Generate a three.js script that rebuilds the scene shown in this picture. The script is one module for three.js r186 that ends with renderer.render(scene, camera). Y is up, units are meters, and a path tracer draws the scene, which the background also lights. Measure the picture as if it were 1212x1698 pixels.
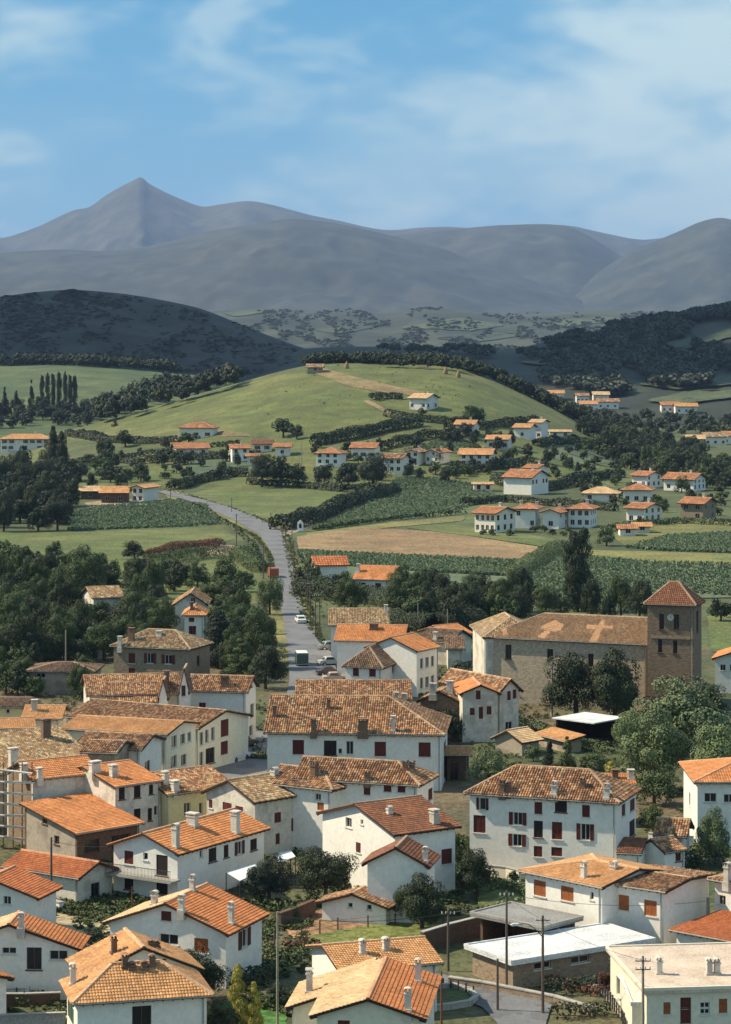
import * as THREE from 'three';
import { mergeGeometries } from 'three/addons/utils/BufferGeometryUtils.js';

// ---------------------------------------------------------------- camera, sky, sun, exposure
const F = 4200, EYE = 51, CX = 606, HY = 565;                  // focal length in pixels of a 1212 x 1698 picture, eye height, principal column, horizon row
const scene = new THREE.Scene();
const camera = new THREE.PerspectiveCamera(2 * Math.atan(1133 / F) * 180 / Math.PI, 1212 / 2266, 1, 60000);
camera.position.set(0, EYE, 0);
camera.setViewOffset(1212, 2266, 0, 568, 1212, 1698);           // a rising-front lens: the camera is level and verticals stay vertical
const renderer = new THREE.WebGLRenderer({ antialias: true });
renderer.toneMapping = THREE.LinearToneMapping;
renderer.toneMappingExposure = 1.42;
renderer.shadowMap.enabled = true;
scene.fog = new THREE.FogExp2(new THREE.Color().setRGB(0.43, 0.62, 1.0), 0.000036);
const SUN = new THREE.Vector3(-0.70, 0.70, -0.12).normalize();
const sun = new THREE.DirectionalLight(new THREE.Color().setRGB(1, 0.86, 0.64), 5);
sun.position.copy(SUN).multiplyScalar(1500).add(new THREE.Vector3(0, 0, -500));
sun.target.position.set(0, 0, -500);
sun.castShadow = true;
sun.shadow.mapSize.set(4096, 4096);
Object.assign(sun.shadow.camera, { left: -600, right: 600, top: 700, bottom: -700, near: 10, far: 4000 });
scene.add(sun, sun.target);

// ---------------------------------------------------------------- random numbers and noise
let seed = 7;
const reseed = (s) => { seed = s >>> 0; };
const rnd = () => { seed = (seed + 0x6D2B79F5) >>> 0; let t = seed; t = Math.imul(t ^ (t >>> 15), t | 1); t ^= t + Math.imul(t ^ (t >>> 7), t | 61); return ((t ^ (t >>> 14)) >>> 0) / 4294967296; };
const rr = (a, b) => a + (b - a) * rnd();
const hash = (x, y) => { let h = Math.imul(x, 374761393) + Math.imul(y, 668265263) | 0; h = Math.imul(h ^ (h >>> 13), 1274126177); return ((h ^ (h >>> 16)) >>> 0) / 4294967296; };
const vnoise = (x, y) => {
  const ix = Math.floor(x), iy = Math.floor(y), fx = x - ix, fy = y - iy, sx = fx * fx * (3 - 2 * fx), sy = fy * fy * (3 - 2 * fy);
  const a = hash(ix, iy), b = hash(ix + 1, iy), c = hash(ix, iy + 1), d = hash(ix + 1, iy + 1);
  return a + (b - a) * sx + (c - a) * sy + (a - b - c + d) * sx * sy;
};
const fbm = (x, y, o = 4) => { let s = 0, a = 0.5, n = 0; for (let i = 0; i < o; i++) { s += a * vnoise(x, y); n += a; x = x * 2.03 + 17.1; y = y * 2.01 + 9.7; a *= 0.5; } return s / n; };
const lerp = (a, b, t) => a + (b - a) * t, clamp = (x, a, b) => Math.min(b, Math.max(a, x)), sstep = (a, b, x) => { const t = clamp((x - a) / (b - a), 0, 1); return t * t * (3 - 2 * t); };
const poly = (pts, x) => {                                      // piecewise curve with rounded joints
  if (x <= pts[0][0]) return pts[0][1];
  for (let i = 1; i < pts.length; i++) if (x <= pts[i][0]) {
    const p1 = pts[i - 1], p2 = pts[i], p0 = pts[i - 2] || p1, p3 = pts[i + 1] || p2, h = p2[0] - p1[0], t = (x - p1[0]) / h;
    let m1 = p2[0] === p0[0] ? 0 : (p2[1] - p0[1]) / (p2[0] - p0[0]) * h, m2 = p3[0] === p1[0] ? 0 : (p3[1] - p1[1]) / (p3[0] - p1[0]) * h;
    const t2 = t * t, t3 = t2 * t;
    return (2 * t3 - 3 * t2 + 1) * p1[1] + (t3 - 2 * t2 + t) * m1 + (-2 * t3 + 3 * t2) * p2[1] + (t3 - t2) * m2;
  }
  return pts[pts.length - 1][1];
};

// ---------------------------------------------------------------- sky with drifting veils of cloud
{
  const W = 4096, H = 1400, HH = 2048, data = new Uint16Array(W * HH * 4), half = THREE.DataUtils.toHalfFloat;
  const one = half(1);
  for (let row = 0; row < HH; row++) {
    const el = ((row + 0.5) / HH - 0.5) * 180;                   // degrees above the horizon
    const t = clamp(el / 9, 0, 1), up = sstep(6, 60, el);
    const base = [lerp(lerp(0.225, 0.075, t), 0.10, up), lerp(lerp(0.45, 0.285, t), 0.185, up), lerp(lerp(0.59, 0.50, t), 0.31, up)];
    for (let col = 0; col < W; col++) {
      const az = ((col + 0.5) / W - 0.5) * 360, i = (row * W + col) * 4;
      let r = 0.10, g = 0.12, b = 0.10;
      if (el > -1) {
        // cloud sheets are long across the view and thin in height near the horizon
        const s = 1 / (0.10 + Math.max(el, 0) * 0.012), ca = Math.cos(az * Math.PI / 180), sa = Math.sin(az * Math.PI / 180), rr0 = 6 + 60 / (el + 6);
        const x = az * 0.34 + 40, y = el * 0.8, seam = sstep(178, 150, Math.abs(az));
        const n = fbm(x * 1.1 + 1.6 * fbm(x * 0.8, y * 0.9 + 5, 2), y * 0.95 + 11, 5), w = fbm(x * 0.5 + 7, y * 0.55 + 3, 4), fine = fbm(x * 4, y * 5.5 + 31, 3);
        let c = (0.62 * sstep(0.40, 0.72, n * 0.75 + w * 0.33 + (fine - 0.5) * 0.2) + 0.42 * sstep(0.36, 0.66, w)) * seam;
        c *= 0.95 * sstep(-0.4, 1.8, el) * (1 - 0.3 * sstep(14, 40, el));
        r = lerp(base[0], 0.45, c); g = lerp(base[1], 0.585, c); b = lerp(base[2], 0.625, c);
      }
      data[i] = half(r); data[i + 1] = half(g); data[i + 2] = half(b); data[i + 3] = one;
    }
  }
  const sky = new THREE.DataTexture(data, W, HH, THREE.RGBAFormat, THREE.HalfFloatType);
  sky.mapping = THREE.EquirectangularReflectionMapping; sky.magFilter = THREE.LinearFilter; sky.needsUpdate = true;
  scene.background = sky; scene.environment = sky;
}

// ---------------------------------------------------------------- names, textures, materials
const taken = {};
const numbered = (name) => { const n = taken[name] = (taken[name] ?? -1) + 1; return n ? name + '_' + String(n).padStart(3, '0') : name; };
const tag = (o, label, category, group, kind) => { if (label) o.userData.label = label; if (category) o.userData.category = category; if (group) o.userData.group = group; if (kind) o.userData.kind = kind; return o; };
const shade = (o) => { o.castShadow = true; o.receiveShadow = true; return o; };
const thing = (name, pos, yaw = 0) => { const o = new THREE.Group(); o.name = numbered(name); o.position.set(...pos); o.rotation.y = yaw; scene.add(o); return o; };
const part = (name, geo, mat, parent) => { const m = shade(new THREE.Mesh(geo, mat)); m.name = name; parent.add(m); return m; };

function noiseTex(size, fn, repeat) {                            // grey-scale or coloured noise that tiles
  const d = new Uint8Array(size * size * 4);
  for (let y = 0; y < size; y++) for (let x = 0; x < size; x++) {
    const c = fn(x / size, y / size), i = (y * size + x) * 4;
    d[i] = clamp(c[0], 0, 1) * 255; d[i + 1] = clamp(c[1], 0, 1) * 255; d[i + 2] = clamp(c[2], 0, 1) * 255; d[i + 3] = 255;
  }
  const t = new THREE.DataTexture(d, size, size); t.wrapS = t.wrapT = THREE.RepeatWrapping; t.magFilter = THREE.LinearFilter; t.repeat.set(repeat, repeat); t.needsUpdate = true;
  return t;
}
const tn = (x, y, p, o, s = 0) => {                              // tiling fractal noise, p cells per tile
  let v = 0, a = 0.5, n = 0;
  for (let i = 0; i < o; i++) {
    const X = x * p, Y = y * p, ix = Math.floor(X), iy = Math.floor(Y), fx = X - ix, fy = Y - iy, sx = fx * fx * (3 - 2 * fx), sy = fy * fy * (3 - 2 * fy), h = (a1, b1) => hash(((a1 % p) + p) % p + s + i * 57, ((b1 % p) + p) % p + 13 * i);
    const A = h(ix, iy), B = h(ix + 1, iy), C = h(ix, iy + 1), D = h(ix + 1, iy + 1);
    v += a * (A + (B - A) * sx + (C - A) * sy + (A - B - C + D) * sx * sy); n += a; a *= 0.55; p *= 2;
  }
  return v / n;
};
const grey = (v) => [v, v, v];
const TX = {
  plaster: noiseTex(512, (x, y) => { const a = tn(x, y, 3, 6, 5), b = tn(x, y, 24, 3, 9), w = tn(x * 1, y * 0.5, 16, 3, 77); const v = 0.90 + 0.12 * (a - 0.5) + 0.2 * (b - 0.5) - 0.13 * sstep(0.58, 0.75, a) * w; return [v, v * 0.995, v * 0.98]; }, 1 / 6),
  worn: noiseTex(512, (x, y) => { const a = tn(x, y, 5, 6, 15), b = tn(x, y, 40, 3, 19), v = 0.90 + 0.35 * (b - 0.5) - 0.34 * sstep(0.46, 0.7, a) * (0.3 + b); return [v, v * 0.97, v * 0.92]; }, 1 / 7),
  stone: noiseTex(512, (x, y) => {                               // rubble: irregular stones with pale joints
    const gy = y * 22, row = Math.floor(gy), gx = x * 14 + hash(row, 3) * 1, col = Math.floor(gx), fx = gx - col, fy = gy - row, j = Math.min(fx, 1 - fx) * 1.5 < 0.11 || Math.min(fy, 1 - fy) < 0.12;
    const v = 0.55 + 0.42 * hash(col % 14, row + 50) + 0.3 * (tn(x, y, 60, 2, 3) - 0.5); return j ? [0.72, 0.68, 0.62] : [v * 0.8 + 0.12, v * 0.75 + 0.1, v * 0.68 + 0.08];
  }, 1 / 5),
  grass: noiseTex(1024, (x, y) => { const a = tn(x, y, 6, 6, 1), b = tn(x, y, 90, 3, 2), v = 0.72 + 0.55 * (a - 0.5) + 0.9 * (b - 0.5), d = sstep(0.55, 0.78, tn(x, y, 9, 4, 44)); return [v * (1 + 0.26 * d), v, v * (0.95 - 0.1 * d)]; }, 1 / 46),
  grain: noiseTex(512, (x, y) => grey(0.78 + 0.5 * (tn(x, y, 8, 6, 21) - 0.5) + 0.5 * (tn(x, y, 120, 2, 22) - 0.5)), 1 / 12),
  asphalt: noiseTex(512, (x, y) => grey(0.8 + 0.32 * (tn(x, y, 4, 5, 31) - 0.5) + 0.4 * (tn(x, y, 100, 2, 32) - 0.5) - 0.18 * sstep(0.6, 0.63, tn(x, y, 6, 3, 39))), 1 / 14),
};
const std = (r, g, b, o = {}) => new THREE.MeshStandardMaterial({ color: new THREE.Color().setRGB(r, g, b), roughness: 0.9, ...o });
const M = {
  white: std(0.87, 0.835, 0.765, { map: TX.plaster, bumpMap: TX.plaster, bumpScale: 0.02 }),
  chalk: std(0.80, 0.78, 0.745, { map: TX.worn, bumpMap: TX.plaster, bumpScale: 0.02 }), ivory: std(0.84, 0.79, 0.68, { map: TX.plaster, bumpMap: TX.plaster, bumpScale: 0.02 }),
  cream: std(0.80, 0.74, 0.58, { map: TX.plaster, bumpMap: TX.plaster, bumpScale: 0.02 }),
  yellow: std(0.76, 0.66, 0.36, { map: TX.plaster }),
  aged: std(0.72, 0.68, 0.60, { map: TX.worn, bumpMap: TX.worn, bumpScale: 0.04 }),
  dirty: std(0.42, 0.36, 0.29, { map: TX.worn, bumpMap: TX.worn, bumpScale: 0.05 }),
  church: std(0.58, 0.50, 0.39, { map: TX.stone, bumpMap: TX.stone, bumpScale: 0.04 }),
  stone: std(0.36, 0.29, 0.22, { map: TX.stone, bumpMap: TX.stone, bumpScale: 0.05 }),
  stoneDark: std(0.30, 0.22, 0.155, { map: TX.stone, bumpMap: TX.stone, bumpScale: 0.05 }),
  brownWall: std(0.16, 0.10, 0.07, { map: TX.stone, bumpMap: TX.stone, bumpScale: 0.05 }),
  concrete: std(0.42, 0.40, 0.36, { map: TX.grain }),
  tileV: std(1, 1, 1, { vertexColors: true, map: TX.grain, roughness: 0.85 }),
  deck: std(0.05, 0.028, 0.018, { map: TX.grain }),
  chimW: std(0.66, 0.63, 0.57, { map: TX.worn }), chimB: std(0.20, 0.13, 0.09, { map: TX.worn }), chimCap: std(0.28, 0.15, 0.09, { map: TX.grain }),
  pane: std(0.012, 0.014, 0.018, { roughness: 0.15 }), frameW: std(0.6, 0.57, 0.5), frameB: std(0.12, 0.05, 0.03),
  red: std(0.15, 0.026, 0.016, { map: TX.grain }), orange: std(0.42, 0.13, 0.035, { map: TX.grain }), green: std(0.03, 0.07, 0.04), darkwood: std(0.03, 0.016, 0.011, { map: TX.grain }),
  flatWhite: std(0.78, 0.80, 0.80, { map: TX.grain }), flatGrey: std(0.30, 0.30, 0.29, { map: TX.grain }), flatPink: std(0.70, 0.56, 0.44, { map: TX.grain }), cream2: std(0.80, 0.73, 0.58, { map: TX.plaster }),
  wood: std(0.10, 0.075, 0.055, { map: TX.grain }), pole: std(0.16, 0.12, 0.09, { map: TX.grain }), polePale: std(0.42, 0.37, 0.28, { map: TX.grain }), iron: std(0.05, 0.05, 0.055, { roughness: 0.5 }),
  trunk: std(0.07, 0.05, 0.036, { map: TX.grain }), leafV: std(1, 1, 1, { vertexColors: true, roughness: 0.75, side: THREE.DoubleSide }),
  ground: std(1, 1, 1, { vertexColors: true, map: TX.grass, bumpMap: TX.grass, bumpScale: 0.25 }),
  far: std(1, 1, 1, { vertexColors: true, map: TX.grass }),
  asphalt: std(0.185, 0.19, 0.20, { map: TX.asphalt }), gravel: std(0.36, 0.29, 0.21, { map: TX.asphalt }), line: std(0.6, 0.58, 0.52),
  tarp: std(0.66, 0.68, 0.68, { roughness: 0.7 }), glass: std(0.02, 0.025, 0.03, { roughness: 0.08 }), tyre: std(0.012, 0.012, 0.012), chrome: std(0.55, 0.55, 0.55, { metalness: 0.9, roughness: 0.25 }), lamp: std(0.7, 0.68, 0.6, { roughness: 0.3 }),
};

// ---------------------------------------------------------------- geometry collector
class GB {
  constructor() { this.p = []; this.u = []; this.c = []; }
  tri(a, b, c, col, ua, ub, uc) {
    this.p.push(a[0], a[1], a[2], b[0], b[1], b[2], c[0], c[1], c[2]);
    if (!ua) {
      const nx = (b[1] - a[1]) * (c[2] - a[2]) - (b[2] - a[2]) * (c[1] - a[1]), ny = (b[2] - a[2]) * (c[0] - a[0]) - (b[0] - a[0]) * (c[2] - a[2]), nz = (b[0] - a[0]) * (c[1] - a[1]) - (b[1] - a[1]) * (c[0] - a[0]);
      const X = Math.abs(nx), Y = Math.abs(ny), Z = Math.abs(nz), f = Y > X && Y > Z ? (q) => [q[0], q[2]] : X > Z ? (q) => [q[2], q[1]] : (q) => [q[0], q[1]];
      ua = f(a); ub = f(b); uc = f(c);
    }
    this.u.push(ua[0], ua[1], ub[0], ub[1], uc[0], uc[1]);
    col ||= [1, 1, 1];
    this.c.push(col[0], col[1], col[2], col[0], col[1], col[2], col[0], col[1], col[2]);
  }
  quad(a, b, c, d, col, u) { this.tri(a, b, c, col, u?.[0], u?.[1], u?.[2]); this.tri(a, c, d, col, u?.[0], u?.[2], u?.[3]); return this; }
  box(x0, x1, y0, y1, z0, z1, col) {
    const v = (i) => [i & 1 ? x1 : x0, i & 2 ? y1 : y0, i & 4 ? z1 : z0];
    for (const [a, b, c, d] of [[4, 5, 7, 6], [1, 0, 2, 3], [5, 1, 3, 7], [0, 4, 6, 2], [6, 7, 3, 2], [0, 1, 5, 4]]) this.quad(v(a), v(b), v(c), v(d), col);
    return this;
  }
  // a straight bar between two points, of half-widths w (sideways) and h (upwards), n sides
  bar(a, b, r0, r1 = r0, n = 6, col) {
    const A = new THREE.Vector3(...a), B = new THREE.Vector3(...b), d = B.clone().sub(A).normalize(), s = Math.abs(d.y) > 0.9 ? new THREE.Vector3(1, 0, 0) : new THREE.Vector3(0, 1, 0), e1 = d.clone().cross(s).normalize(), e2 = d.clone().cross(e1);
    const ring = (P, r, i) => { const t = i / n * Math.PI * 2 + 0.4; return P.clone().addScaledVector(e1, Math.cos(t) * r).addScaledVector(e2, Math.sin(t) * r).toArray(); };
    for (let i = 0; i < n; i++) { this.quad(ring(A, r0, i + 1), ring(A, r0, i), ring(B, r1, i), ring(B, r1, i + 1), col); this.tri(ring(B, r1, i), B.toArray(), ring(B, r1, i + 1), col); }
    return this;
  }
  prism(pts, z0, z1, col) {                                       // outline in x, y pushed from z0 to z1
    const s = THREE.ShapeUtils.triangulateShape(pts.map((p) => new THREE.Vector2(...p)), []);
    for (const [a, b, c] of s) { this.tri([...pts[a], z1], [...pts[b], z1], [...pts[c], z1], col); this.tri([...pts[c], z0], [...pts[b], z0], [...pts[a], z0], col); }
    pts.forEach((p, i) => { const q = pts[(i + 1) % pts.length]; this.quad([...p, z0], [...q, z0], [...q, z1], [...p, z1], col); });
    return this;
  }
  geo(matrix) {
    const g = new THREE.BufferGeometry();
    g.setAttribute('position', new THREE.Float32BufferAttribute(this.p, 3)); g.setAttribute('uv', new THREE.Float32BufferAttribute(this.u, 2)); g.setAttribute('color', new THREE.Float32BufferAttribute(this.c, 3));
    if (matrix) g.applyMatrix4(matrix);
    g.computeVertexNormals();
    return g;
  }
  get empty() { return !this.p.length; }
}

// ---------------------------------------------------------------- terrain
const LAYERS = [
  { name: 'meadow_hill', dc: 1200, front: 345, back: 300, crest: [[-400, 748], [0, 742], [110, 716], [200, 690], [300, 662], [420, 628], [500, 608], [560, 603], [640, 604], [740, 608], [800, 622], [870, 652], [930, 682], [1000, 722], [1080, 752], [1150, 765], [1400, 772]] },
  { name: 'pasture_hill', dc: 1700, front: 520, back: 350, crest: [[-600, 596], [0, 607], [100, 606], [250, 615], [400, 634], [460, 660], [520, 695], [600, 720]] },
  { name: 'dark_hill', dc: 2300, front: 700, back: 600, crest: [[-700, 530], [-200, 505], [0, 491], [60, 484], [120, 481], [200, 487], [260, 496], [330, 511], [400, 538], [450, 558], [520, 583], [580, 600], [700, 620]] },
  { name: 'wooded_hill', dc: 2250, front: 800, back: 600, crest: [[300, 615], [420, 590], [520, 577], [640, 575], [740, 578], [820, 581], [880, 573], [930, 557], [1000, 546], [1060, 533], [1130, 527], [1212, 513], [1600, 480], [1900, 480]] },
  { name: 'valley_slope', dc: 6500, front: 3000, back: 1200, crest: [[-800, 540], [0, 530], [300, 521], [380, 514], [450, 512], [520, 520], [560, 514], [640, 521], [720, 509], [760, 514], [830, 523], [900, 520], [1000, 515], [1212, 519], [1900, 510]] },
  { name: 'mountain', dc: 12500, front: 4000, back: 2500, crest: [[-900, 440], [0, 418], [100, 414], [180, 417], [225, 412], [290, 398], [350, 383], [420, 372], [480, 364], [540, 368], [600, 380], [660, 394], [740, 415], [800, 440], [900, 470], [1000, 500], [1100, 530], [1500, 560]] },
  { name: 'mountain', dc: 14500, front: 4200, back: 2500, crest: [[200, 560], [400, 500], [540, 420], [640, 393], [700, 386], [760, 380], [860, 373], [930, 374], [965, 385], [1000, 405], [1040, 430], [1100, 455], [1300, 520], [1600, 560]] },
  { name: 'mountain', dc: 13000, front: 4000, back: 2500, crest: [[800, 570], [900, 515], [980, 460], [1040, 420], [1080, 402], [1130, 381], [1160, 368], [1190, 361], [1212, 364], [1300, 390], [1600, 430], [2000, 440]] },
  { name: 'mountain', dc: 19000, front: 5000, back: 3000, crest: [[-900, 425], [-200, 405], [0, 394], [60, 377], [120, 350], [150, 343], [175, 325], [205, 308], [222, 299.5], [228, 296], [233, 294.5], [238, 297], [246, 304], [265, 314], [300, 330], [335, 342], [370, 338], [410, 333], [450, 340], [510, 356], [560, 366], [640, 382], [700, 378], [740, 377], [800, 380], [860, 376], [940, 374], [1000, 386], [1060, 397], [1100, 394], [1150, 390], [1300, 400], [2000, 420]] },
];
const layerH = (L, u, d) => {
  const hc = EYE - (poly(L.crest, u) - HY) * L.dc / F, s = (d - (L.dc - L.front)) / L.front;
  if (s <= 0) return -2 + s * 60;
  if (d <= L.dc) { const q = lerp(Math.pow(s, 1.25), s * s * (3 - 2 * s), 0.55); let h = hc * q; const w = Math.min(1, s * 3) * Math.min(1, (1 - s) * 5 + 0.06), X = (u - CX) * d / F, k = L.dc / 1200;
    h += (fbm(X / (60 * k), d / (110 * k), 5) - 0.5) * w * hc * (L.dc > 5000 ? 0.22 : L.dc > 2000 ? 0.36 : 0.13); if (L.dc > 5000) h += (0.5 - Math.abs(fbm(X / (38 * k) + 5, d / (90 * k), 4) - 0.5) * 3.2) * w * hc * 0.07; return h - 2 * (1 - Math.min(1, s * 12)); }
  const b = (d - L.dc) / L.back; return b >= 1 ? -4 : hc * (1 - b * b * (3 - 2 * b)) - 4 * b;
};
const heightAt = (x, z) => { const d = -z; if (d < 850) return 0; const u = CX + F * x / d; let h = 0; for (let i = 0; i < 4; i++) h = Math.max(h, layerH(LAYERS[i], u, d)); return h; };
const at = (px, py, d) => [(px - CX) * d / F, EYE - (py - HY) * d / F, -d];
function hit(px, py, lift = 0) {                                  // where the sight line through a pixel meets the ground (raised by lift)
  if (py > HY + 1) { const d = F * (EYE - lift) / (py - HY); if (d < 850) return at(px, py, d); }
  let d = 845, prev = d;
  for (; d < 6000; d *= 1.003) { const p = at(px, py, d); if (p[1] - lift <= heightAt(p[0], p[2])) break; prev = d; }
  if (d >= 6000) return null;
  for (let i = 0; i < 24; i++) { const m = (prev + d) / 2, p = at(px, py, m); if (p[1] - lift <= heightAt(p[0], p[2])) d = m; else prev = m; }
  return at(px, py, d);
}

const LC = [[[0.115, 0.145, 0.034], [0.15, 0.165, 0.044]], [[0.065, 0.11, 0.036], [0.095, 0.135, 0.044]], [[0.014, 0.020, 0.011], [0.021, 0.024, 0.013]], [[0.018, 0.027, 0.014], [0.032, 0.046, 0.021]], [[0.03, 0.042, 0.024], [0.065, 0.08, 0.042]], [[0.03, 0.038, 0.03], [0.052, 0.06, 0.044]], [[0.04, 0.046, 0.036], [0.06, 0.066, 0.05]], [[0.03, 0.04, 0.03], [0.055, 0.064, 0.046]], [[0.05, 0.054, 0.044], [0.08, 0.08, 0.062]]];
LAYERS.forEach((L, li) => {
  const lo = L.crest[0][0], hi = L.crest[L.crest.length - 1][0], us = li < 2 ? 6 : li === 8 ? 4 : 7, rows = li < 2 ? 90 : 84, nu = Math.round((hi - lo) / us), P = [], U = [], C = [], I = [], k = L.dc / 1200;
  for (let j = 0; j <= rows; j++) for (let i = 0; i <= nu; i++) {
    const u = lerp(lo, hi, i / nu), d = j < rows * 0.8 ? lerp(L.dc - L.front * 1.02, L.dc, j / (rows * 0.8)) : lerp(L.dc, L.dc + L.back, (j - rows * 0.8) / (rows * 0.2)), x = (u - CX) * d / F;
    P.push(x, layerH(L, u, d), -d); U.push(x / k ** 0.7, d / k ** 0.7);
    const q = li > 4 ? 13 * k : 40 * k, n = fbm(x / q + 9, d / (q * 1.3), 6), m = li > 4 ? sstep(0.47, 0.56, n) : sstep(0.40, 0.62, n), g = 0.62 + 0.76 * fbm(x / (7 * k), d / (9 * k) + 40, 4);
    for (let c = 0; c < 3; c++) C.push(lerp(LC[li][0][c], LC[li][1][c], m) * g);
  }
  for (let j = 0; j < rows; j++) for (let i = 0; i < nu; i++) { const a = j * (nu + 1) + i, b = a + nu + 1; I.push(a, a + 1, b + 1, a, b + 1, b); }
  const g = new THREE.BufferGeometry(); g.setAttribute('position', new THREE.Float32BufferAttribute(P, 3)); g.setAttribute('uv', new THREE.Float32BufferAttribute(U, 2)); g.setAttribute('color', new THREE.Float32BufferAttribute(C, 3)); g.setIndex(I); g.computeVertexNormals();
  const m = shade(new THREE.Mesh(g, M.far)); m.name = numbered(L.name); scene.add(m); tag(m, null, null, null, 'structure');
});
{ // the valley floor: one sheet out to the horizon, finer near the village
  const xs = [], ds = []; for (let i = -40; i <= 40; i++) xs.push(Math.sign(i) * (Math.abs(i) * 4 + Math.pow(Math.abs(i) / 40, 4) * 12000)); for (let j = 0; j <= 120; j++) ds.push(60 + j * 8 + Math.pow(j / 120, 6) * 24000);
  const P = [], U = [], C = [], I = [], n = xs.length;
  ds.forEach((d) => xs.forEach((x) => { P.push(x, 0, -d); U.push(x, d); const g = 0.7 + 0.6 * fbm(x / 30, d / 30, 4), m = sstep(0.4, 0.62, fbm(x / 18 + 4, d / 22, 4)), f = d < 420 ? 1 : 0; const A = [0.075, 0.095, 0.032], B = d < 420 ? [0.17, 0.13, 0.075] : [0.11, 0.14, 0.045]; for (let c = 0; c < 3; c++) C.push(lerp(A[c], B[c], m) * g); }));
  for (let j = 0; j < ds.length - 1; j++) for (let i = 0; i < n - 1; i++) { const a = j * n + i, b = a + n; I.push(a, a + 1, b + 1, a, b + 1, b); }
  const g = new THREE.BufferGeometry(); g.setAttribute('position', new THREE.Float32BufferAttribute(P, 3)); g.setAttribute('uv', new THREE.Float32BufferAttribute(U, 2)); g.setAttribute('color', new THREE.Float32BufferAttribute(C, 3)); g.setIndex(I); g.computeVertexNormals();
  const m = shade(new THREE.Mesh(g, M.ground)); m.name = 'ground'; scene.add(m); tag(m, null, null, null, 'structure');
}

// ---------------------------------------------------------------- ground sheets: fields, meadows, roads (each lies a little above the one below)
let lay = 0;
const inside = (pts, x, y) => { let r = false; for (let i = 0, j = pts.length - 1; i < pts.length; j = i++) { const [xi, yi] = pts[i], [xj, yj] = pts[j]; if ((yi > y) !== (yj > y) && x < (xj - xi) * (y - yi) / (yj - yi) + xi) r = !r; } return r; };
const span = (pts, y) => { let lo = 1e9, hi = -1e9; for (let i = 0, j = pts.length - 1; i < pts.length; j = i++) { const [xi, yi] = pts[i], [xj, yj] = pts[j]; if ((yi <= y && yj >= y) || (yj <= y && yi >= y)) { if (yi === yj) { lo = Math.min(lo, xi, xj); hi = Math.max(hi, xi, xj); } else { const x = xi + (y - yi) / (yj - yi) * (xj - xi); lo = Math.min(lo, x); hi = Math.max(hi, x); } } } return hi < lo ? null : [lo, hi]; };
function sheet(name, pts, colors, mat = M.ground, o = {}) {
  const ys = pts.map((p) => p[1]), y0 = Math.min(...ys), y1 = Math.max(...ys), g = new GB(), h = 0.05 + (lay++ % 12) * 0.012 + (o.up || 0), st = o.step || (y0 < 760 ? 1.5 : 3), rows = Math.max(2, Math.ceil((y1 - y0) / st));
  const P = [], U = [], C = [], I = [], N = o.n || 28;
  for (let j = 0; j <= rows; j++) {
    const y = lerp(y0 + 0.01, y1 - 0.01, j / rows), s = span(pts, y) || [0, 0], wob = o.wob ?? 3;
    for (let i = 0; i <= N; i++) {
      let x = lerp(s[0], s[1], i / N);
      if (i === 0 || i === N) x += (fbm(y / 5 + i, 3.3 + name.length, 3) - 0.5) * wob * (y - HY) / 300;
      const q = hit(x, y) || [0, -50, -2000];
      P.push(q[0], heightAt(q[0], q[2]) + h, q[2]); U.push(q[0], -q[2]);
      const n = sstep(0.38, 0.66, fbm(q[0] / 14 + lay, q[2] / 20, 4)), b = 0.8 + 0.4 * fbm(q[0] / 4, q[2] / 5, 3);
      for (let c = 0; c < 3; c++) C.push(lerp(colors[0][c], colors[1][c], n) * b);
    }
  }
  for (let j = 0; j < rows; j++) for (let i = 0; i < N; i++) { const a = j * (N + 1) + i, b = a + N + 1; I.push(b, b + 1, a + 1, b, a + 1, a); }
  const geo = new THREE.BufferGeometry(); geo.setAttribute('position', new THREE.Float32BufferAttribute(P, 3)); geo.setAttribute('uv', new THREE.Float32BufferAttribute(U, 2)); geo.setAttribute('color', new THREE.Float32BufferAttribute(C, 3)); geo.setIndex(I); geo.computeVertexNormals();
  const m = shade(new THREE.Mesh(geo, mat)); m.name = numbered(name); scene.add(m); tag(m, null, null, null, 'structure');
  return m;
}

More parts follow.
